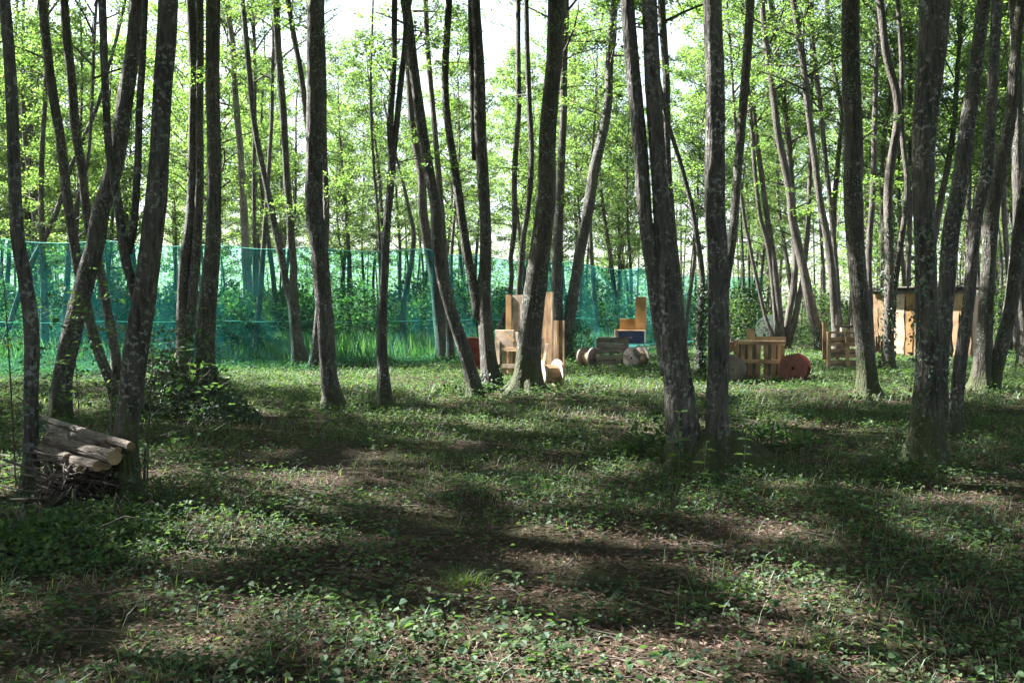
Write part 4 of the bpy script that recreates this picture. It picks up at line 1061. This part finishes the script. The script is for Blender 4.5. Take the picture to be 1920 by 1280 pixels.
leafy_mound('bramble_bush', 'low ivy spreading right from the flared trunk foot', 425, 792, mound(.5, .35, .32), 700, .055, 'ivy', stems=5)
leafy_mound('ground_bramble', 'dense low bramble patch in the lower left corner below the log pile', 70, 1030, mound(.95, .75, .15), 2600, .042, 'leaf_low', stems=10)
leafy_mound('ground_bramble', 'low leafy patch at the foot of the log pile', 200, 985, mound(.55, .3, .16), 900, .038, 'leaf_low', stems=6)
leafy_mound('ground_bramble', 'leafy patch hugging the left foot of the foreground pair', 1225, 850, mound(.45, .35, .45), 620, .06, 'leaf_low', stems=8)
leafy_mound('ground_bramble', 'leafy patch behind the right foot of the foreground pair', 1440, 838, mound(.6, .5, .25), 700, .05, 'leaf_low', stems=6)
leafy_mound('ground_bramble', 'weedy tuft at the foot of the leaning central trunk', 868, 738, mound(.6, .3, .35), 600, .06, 'leaf_low', stems=6)
leafy_mound('ground_bramble', 'bright weeds at the foot of the red spool', 1490, 726, mound(.4, .15, .13), 240, .045, 'leaf_low', stems=4)

# upright leafy plants (pairs of leaves up a stem)
def upright_plant(label, px, py, H, n, lsz, lean=(0, 0), mat='leaf_low', name='weed_plant'):
    q = ground_pt(px, py); t = thing(name, label, 'plant', (q[0], q[1], float(h_ground(q[0], q[1]))))
    tt = np.linspace(0, 1, 6)[:, None]
    S = np.array([lean[0], lean[1], 0]) * tt ** 1.5 + np.array([0, 0, H]) * tt + rng.normal(0, .008, (6, 3)) * tt
    V, F = tube(S, np.linspace(.005, .002, 6), 5); b = MB(); b.add(V, F); obj('stem', b.mesh('stem', [M['grass']]), t)
    b = MB(); P = []; D = []
    for k in range(n):
        u = .2 + .8 * k / max(1, n - 1); p = np.array([np.interp(u, tt[:, 0], S[:, i]) for i in range(3)]); a = k * 1.57 + rng.normal(0, .2)
        for sg in (0, math.pi): P.append(p); D.append([math.cos(a + sg), math.sin(a + sg), rng.uniform(-.15, .35)])
    P = np.array(P); D = np.array(D); m = len(P)
    sz = lsz * rng.uniform(.7, 1.2, m) * np.linspace(1.15, .6, m)
    V, F = leaf_hex(P, D, norm(rand_dirs(m) * .3 + [0, 0, 1]), sz, sz * .6); b.add(V, F, 0, False); obj('leaves', b.mesh('leaves', [M[mat]]), t)
for a in [('tall nettle-like plant against the left stem of the foreground pair', 1272, 900, .66, 9, .14, (.0, -.05)),
          ('shorter nettle-like plant between the two foreground trunks', 1318, 908, .42, 6, .13, (.02, -.03)),
          ('leafy plant right of the foreground pair', 1392, 898, .45, 6, .12, (.04, -.03)),
          ('leafy plant left of the foreground pair', 1240, 880, .42, 6, .11, (-.1, 0)),
          ('low bright green plant right in front of the foreground pair', 1330, 915, .16, 3, .10, (0, -.05)),
          ('tall pale weed standing in the lower right', 1690, 1215, .24, 5, .055, (.03, 0)),
          ('small three-leaved plant in the lower middle', 965, 1110, .10, 3, .085, (0, 0)),
          ('small leafy plant in the dim ground on the right', 1740, 1140, .14, 5, .06, (0, 0)),
          ('leafy plant in the lower left ground', 330, 1270, .14, 4, .07, (.02, 0)),
          ('thin upright weed in the sunlit strip left of the middle', 385, 925, .20, 5, .05, (.03, 0)),
          ('leafy plant at the foot of the slender forked tree', 700, 765, .35, 6, .09, (-.05, 0)),
          ('leafy weed in front of the plank tower', 880, 735, .4, 6, .1, (-.05, 0)),
          ('leafy weed by the sunlit leaning trunk', 1522, 660, .7, 8, .16, (-.1, 0))]:
    upright_plant(*a)

# saplings with wispy twigs by the left trunks
def sapling(label, px, py, H, sprs, lean=0.0):
    q = ground_pt(px, py); t = thing('sapling', label, 'sapling', (q[0], q[1], 0))
    me, S = stem_mesh(np.array([[0, 0, -.05, .009], [lean * .4, 0, H * .5, .007], [lean, 0, H, .003]]), 6, .15, M['twig'], flare=0); obj('stem', me, t)
    for k in range(sprs):
        z = H * (.25 + .75 * (k + .5) / sprs); i = int(np.argmin(np.abs(S[:, 2] - z)))
        obj('leafy_twig', SPRAYS_SMALL[k % 4], t, S[i, :3], (0, rng.uniform(-.3, .2), rng.uniform(0, 6.28)), rng.uniform(.7, 1.2))
sapling('wispy sapling in front of the far-left trunk', 30, 905, 2.3, 10, -.1)
sapling('wispy sapling between the two thick left trunks', 205, 850, 2.0, 9, .15)
sapling('sapling arching over the bramble bush', 360, 790, 1.5, 9, .35)
sapling('slim sapling at the right side of the log pile', 275, 930, 1.3, 6, .08)
sapling('small sapling behind the log pile', 150, 800, 1.6, 8, -.1)

# ------------------------------------------------------------------ ground cover
def cover_points(rho, y0, y1, margin=1.2):
    """points per m2 = rho(y) inside the widened view"""
    out = []
    ys = np.linspace(y0, y1, 60)
    for a, c in zip(ys[:-1], ys[1:]):
        w = .62 * c + margin; n = int(rho((a + c) / 2) * (c - a) * 2 * w)
        out.append(np.stack([rng.uniform(-w, w, n), rng.uniform(a, c, n)], 1))
    return np.vstack(out)
def patch(x, y, f=1.0, o=0.0):
    return (np.sin(x * 1.1 * f + y * .7 * f + o) + np.sin(y * 1.6 * f - x * .6 * f + 2 + o) + .7 * np.sin(x * 2.7 * f + 1.3 * y * f + 4 + o) + .6 * np.sin(3.3 * y * f - 2.1 * x * f + o)) / 3.3

def build_cover():
    # broad-leaved ground plants: small rosettes
    pts = cover_points(lambda y: 200 * min(1, (7 / y)) ** 1.15, 2.6, 34)
    k = patch(pts[:, 0], pts[:, 1]) + rng.normal(0, .32, len(pts)) > .1 - .03 * pts[:, 1]; pts = pts[k]
    fx = []
    for (x, y, r) in FEET:
        m = int(14 + 90 * r); a = rng.uniform(0, 6.28, m); rr = r * 1.15 + np.abs(rng.normal(0, .22, m)); fx.append(np.stack([x + np.cos(a) * rr, y + np.sin(a) * rr], 1))
    nf = len(pts); pts = np.vstack([pts] + fx)
    per = 6
    n = len(pts) * per; base = np.repeat(pts, per, 0); far = base[:, 1] > 13
    sc = np.clip(base[:, 1] / 11, 1, 2.4)
    a = rng.uniform(0, 6.28, n); hh = rng.uniform(.02, .11, n) * np.repeat(rng.uniform(.4, 1.5, len(pts)) * np.where(np.arange(len(pts)) < nf, 1, 1.9), per)
    spread = rng.uniform(.0, .09, n) * sc
    P = np.stack([base[:, 0] + np.cos(a) * spread, base[:, 1] + np.sin(a) * spread, hh], 1); P[:, 2] += h_ground(P[:, 0], P[:, 1])
    D = norm(np.stack([np.cos(a), np.sin(a), rng.uniform(-.35, .45, n)], 1)); Nn = norm(rand_dirs(n) * .45 + [0, 0, 1])
    sz = rng.uniform(.014, .042, n) * sc * np.repeat(rng.uniform(.6, 1.35, len(pts)), per); W = sz * rng.uniform(.65, 1.0, n)
    b = MB()
    V, F = leaf_hex(P[~far], D[~far], Nn[~far], sz[~far], W[~far]); b.add(V, F, 0, False)
    V, F = leaf_quads(P[far], D[far], Nn[far], sz[far] * 1.1, W[far]); b.add(V, F, 0, False)
    kind(obj('ground_cover', b.mesh('ground_cover', [M['leaf_low']])), 'stuff', 'low green leafy plants covering the forest floor')
    # grass
    pts = cover_points(lambda y: 260 * min(1, (6 / y)) ** 1.25, 2.6, 36)
    k = patch(pts[:, 0], pts[:, 1], .8, 1.7) + rng.normal(0, .25, len(pts)) > .12 - .02 * pts[:, 1]; pts = pts[k]
    n = len(pts); a = rng.uniform(0, 6.28, n); sc = np.clip(pts[:, 1] / 10, 1, 2.6)
    H = rng.uniform(.05, .16, n) * np.clip(sc, 1, 1.5); lean = rng.uniform(.2, 1.1, n) * H; w = rng.uniform(.0016, .0032, n) * sc
    z0 = h_ground(pts[:, 0], pts[:, 1]); c, s = np.cos(a), np.sin(a)
    def row(u, wf): 
        x = pts[:, 0] + c * lean * u ** 1.7; y = pts[:, 1] + s * lean * u ** 1.7; z = z0 + H * (u - .25 * u ** 3)
        return np.stack([x - s * w * wf, y + c * w * wf, z], 1), np.stack([x + s * w * wf, y - c * w * wf, z], 1)
    r0, r1, r2 = row(0, 1), row(.55, .9), row(1, .15)
    V = np.stack([r0[0], r0[1], r1[0], r1[1], r2[0], r2[1]], 1).reshape(-1, 3); i = np.arange(n)[:, None] * 6
    F = np.stack([i + [0, 1, 3, 2], i + [2, 3, 5, 4]], 1).reshape(-1, 4)
    b = MB(); b.add(V, F, 0, False); kind(obj('grass', b.mesh('grass', [M['grass']])), 'stuff', 'thin grass blades scattered over the clearing')
    # dead leaves and straw
    pts = cover_points(lambda y: 1500 * min(1, (6 / y)) ** 1.8, 2.6, 26)
    n = len(pts); b = MB()
    P = np.stack([pts[:, 0], pts[:, 1], h_ground(pts[:, 0], pts[:, 1]) + rng.uniform(.004, .035, n)], 1)
    sc = np.clip(pts[:, 1] / 9, 1, 2); straw = rng.uniform(0, 1, n) < .65
    sz = np.where(straw, rng.uniform(.04, .16, n), rng.uniform(.015, .045, n)) * sc; W = np.where(straw, rng.uniform(.002, .005, n) * sc, sz * .7)
    D = norm(rand_dirs(n, .25)); V, F = leaf_quads(P, D, norm(rand_dirs(n) * .35 + [0, 0, 1]), sz, W); b.add(V, F, 0, False)
    kind(obj('leaf_litter', b.mesh('leaf_litter', [M['litter']])), 'stuff', 'brown dead leaves and dry straw lying on the soil')
    # twigs
    b = MB(); pts = cover_points(lambda y: 11.0 * min(1, (7 / y)) ** 1.2, 2.8, 22)
    for (x, y) in pts:
        L = rng.uniform(.12, .55); a = rng.normal(0, .9); t = np.linspace(-.5, .5, 4)
        P = np.stack([x + math.cos(a) * L * t, y + math.sin(a) * L * t, np.zeros(4)], 1) + rng.normal(0, .012, (4, 3)); P[:, 2] = h_ground(P[:, 0], P[:, 1]) + rng.uniform(.008, .035, 4)
        V, F = tube(P, np.linspace(1, .5, 4) * rng.uniform(.0025, .007), 4, cap=False); b.add(V, F)
    kind(obj('fallen_twigs', b.mesh('fallen_twigs', [M['twig']])), 'stuff', 'fallen twigs strewn over the forest floor')
    # tall meadow grass behind the net
    n = 42000; y = rng.uniform(27, 56, n); p = rng.uniform(-150, 2050, n); x = (p - CX) / F_PX * y
    lo = np.interp(p, [-150, 0, 600, 800, 905, 1080, 1200, 1312, 2050], [22, 22.5, 25.8, 26.5, 30, 33.5, 39, 46, 38]); k = y > lo; x, y, p = x[k], y[k], p[k]; n = len(x)
    H = rng.uniform(.25, .75, n) * (1 + .4 * patch(x, y, .5)); a = rng.uniform(0, 6.28, n); w = rng.uniform(.012, .028, n)
    P = np.stack([x, y, h_ground(x, y)], 1); D = norm(np.stack([np.cos(a) * .35, np.sin(a) * .35, np.ones(n)], 1))
    V, F = leaf_quads(P, D, norm(rand_dirs(n, .2)), H, w * 2.0); b = MB(); b.add(V, F, 0, False)
    kind(obj('meadow_grass', b.mesh('meadow_grass', [M['grass']])), 'stuff', 'tall bright grass in the clearing behind the net')
build_cover()

# grass tuft and single sticks
def tuft(label, px, py, n, H0):
    q = ground_pt(px, py); a = rng.uniform(0, 6.28, n); r = rng.uniform(0, .16, n)
    X = np.cos(a) * r; Y = np.sin(a) * r; a = a + rng.normal(0, .9, n); H = H0 * rng.uniform(.3, 1.1, n); ln = H * rng.uniform(.2, 1.3, n); w = rng.uniform(.001, .0024, n)
    rows = []
    for u, wf in ((0, 1), (.35, 1), (.7, .8), (1, .15)):
        x = X + np.cos(a) * ln * u ** 1.8; y = Y + np.sin(a) * ln * u ** 1.8; z = H * (u - .35 * u ** 3)
        rows += [np.stack([x - np.sin(a) * w * wf, y + np.cos(a) * w * wf, z], 1), np.stack([x + np.sin(a) * w * wf, y - np.cos(a) * w * wf, z], 1)]
    V = np.stack(rows, 1).reshape(-1, 3); i = np.arange(n)[:, None] * 8
    F = np.stack([i + [0, 1, 3, 2], i + [2, 3, 5, 4], i + [4, 5, 7, 6]], 1).reshape(-1, 4); b = MB(); b.add(V, F, 0, False)
    tag(obj('grass_tuft', b.mesh('grass_tuft', [M['tuft']]), loc=(q[0], q[1], float(h_ground(q[0], q[1])))), label, 'grass')
tuft('bright green grass tuft in the lower middle of the clearing', 872, 1100, 420, .15)
tuft('arching grass tuft in the dim lower right', 1400, 1115, 60, .15)
tuft('grass tuft at the lower right edge of the sun patch', 1530, 1220, 80, .16)
def stick(label, x0, y0, x1, y1, r):
    A, C = ground_pt(x0, y0), ground_pt(x1, y1); t = np.linspace(0, 1, 6)[:, None]
    P = A + (C - A) * t + rng.normal(0, .008, (6, 3)); P[:, 2] = h_ground(P[:, 0], P[:, 1]) + r + .015 + .01 * np.sin(t[:, 0] * 3)
    O = P.mean(0); V, F = tube(P - O, np.linspace(r, r * .6, 6), 6); b = MB(); b.add(V, F)
    tag(obj('stick', b.mesh('stick', [M['log_bark']]), loc=O), label, 'stick', 'sticks lying in the clearing')
for a in [('pale stick lying in the bright sun patch at the bottom middle', 800, 1130, 905, 1146, .012), ('thin stick left of the bright sun patch', 640, 1088, 740, 1105, .009),
          ('short thick stick in front of the foreground pair', 1350, 893, 1395, 905, .02), ('thin pale stick in the lower right', 1760, 1120, 1800, 1085, .007),
          ('long thin stick on the right of the bottom middle', 1205, 1115, 1290, 1132, .008), ('stick at the left edge behind the log pile', 0, 855, 40, 862, .02),
          ('small dark stick below the bright sun patch', 880, 1215, 895, 1245, .012), ('pale stick in the lower right weeds', 1330, 1190, 1375, 1200, .009)]:
    stick(*a)

# ------------------------------------------------------------------ sunlit air under the trees
def build_haze():
    b = MB(); x, y0, y1, z0, z1 = 130, -45, 140, -1.2, 46
    V = np.array([[-x, y0, z0], [x, y0, z0], [x, y1, z0], [-x, y1, z0], [-x, y0, z1], [x, y0, z1], [x, y1, z1], [-x, y1, z1]], float)
    b.add(V, BOXF, 0, False)
    m, nt, out = new_mat('sunlit_air')
    v = nt.nodes.new('ShaderNodeVolumePrincipled'); v.inputs['Density'].default_value = 0.0002; v.inputs['Color'].default_value = (.92, .96, .93, 1); v.inputs['Anisotropy'].default_value = .3
    nt.links.new(v.outputs[0], out.inputs['Volume'])
    kind(obj('haze', b.mesh('haze', [m])), 'stuff', 'pale sunlit haze filling the air of the wood')
build_haze()
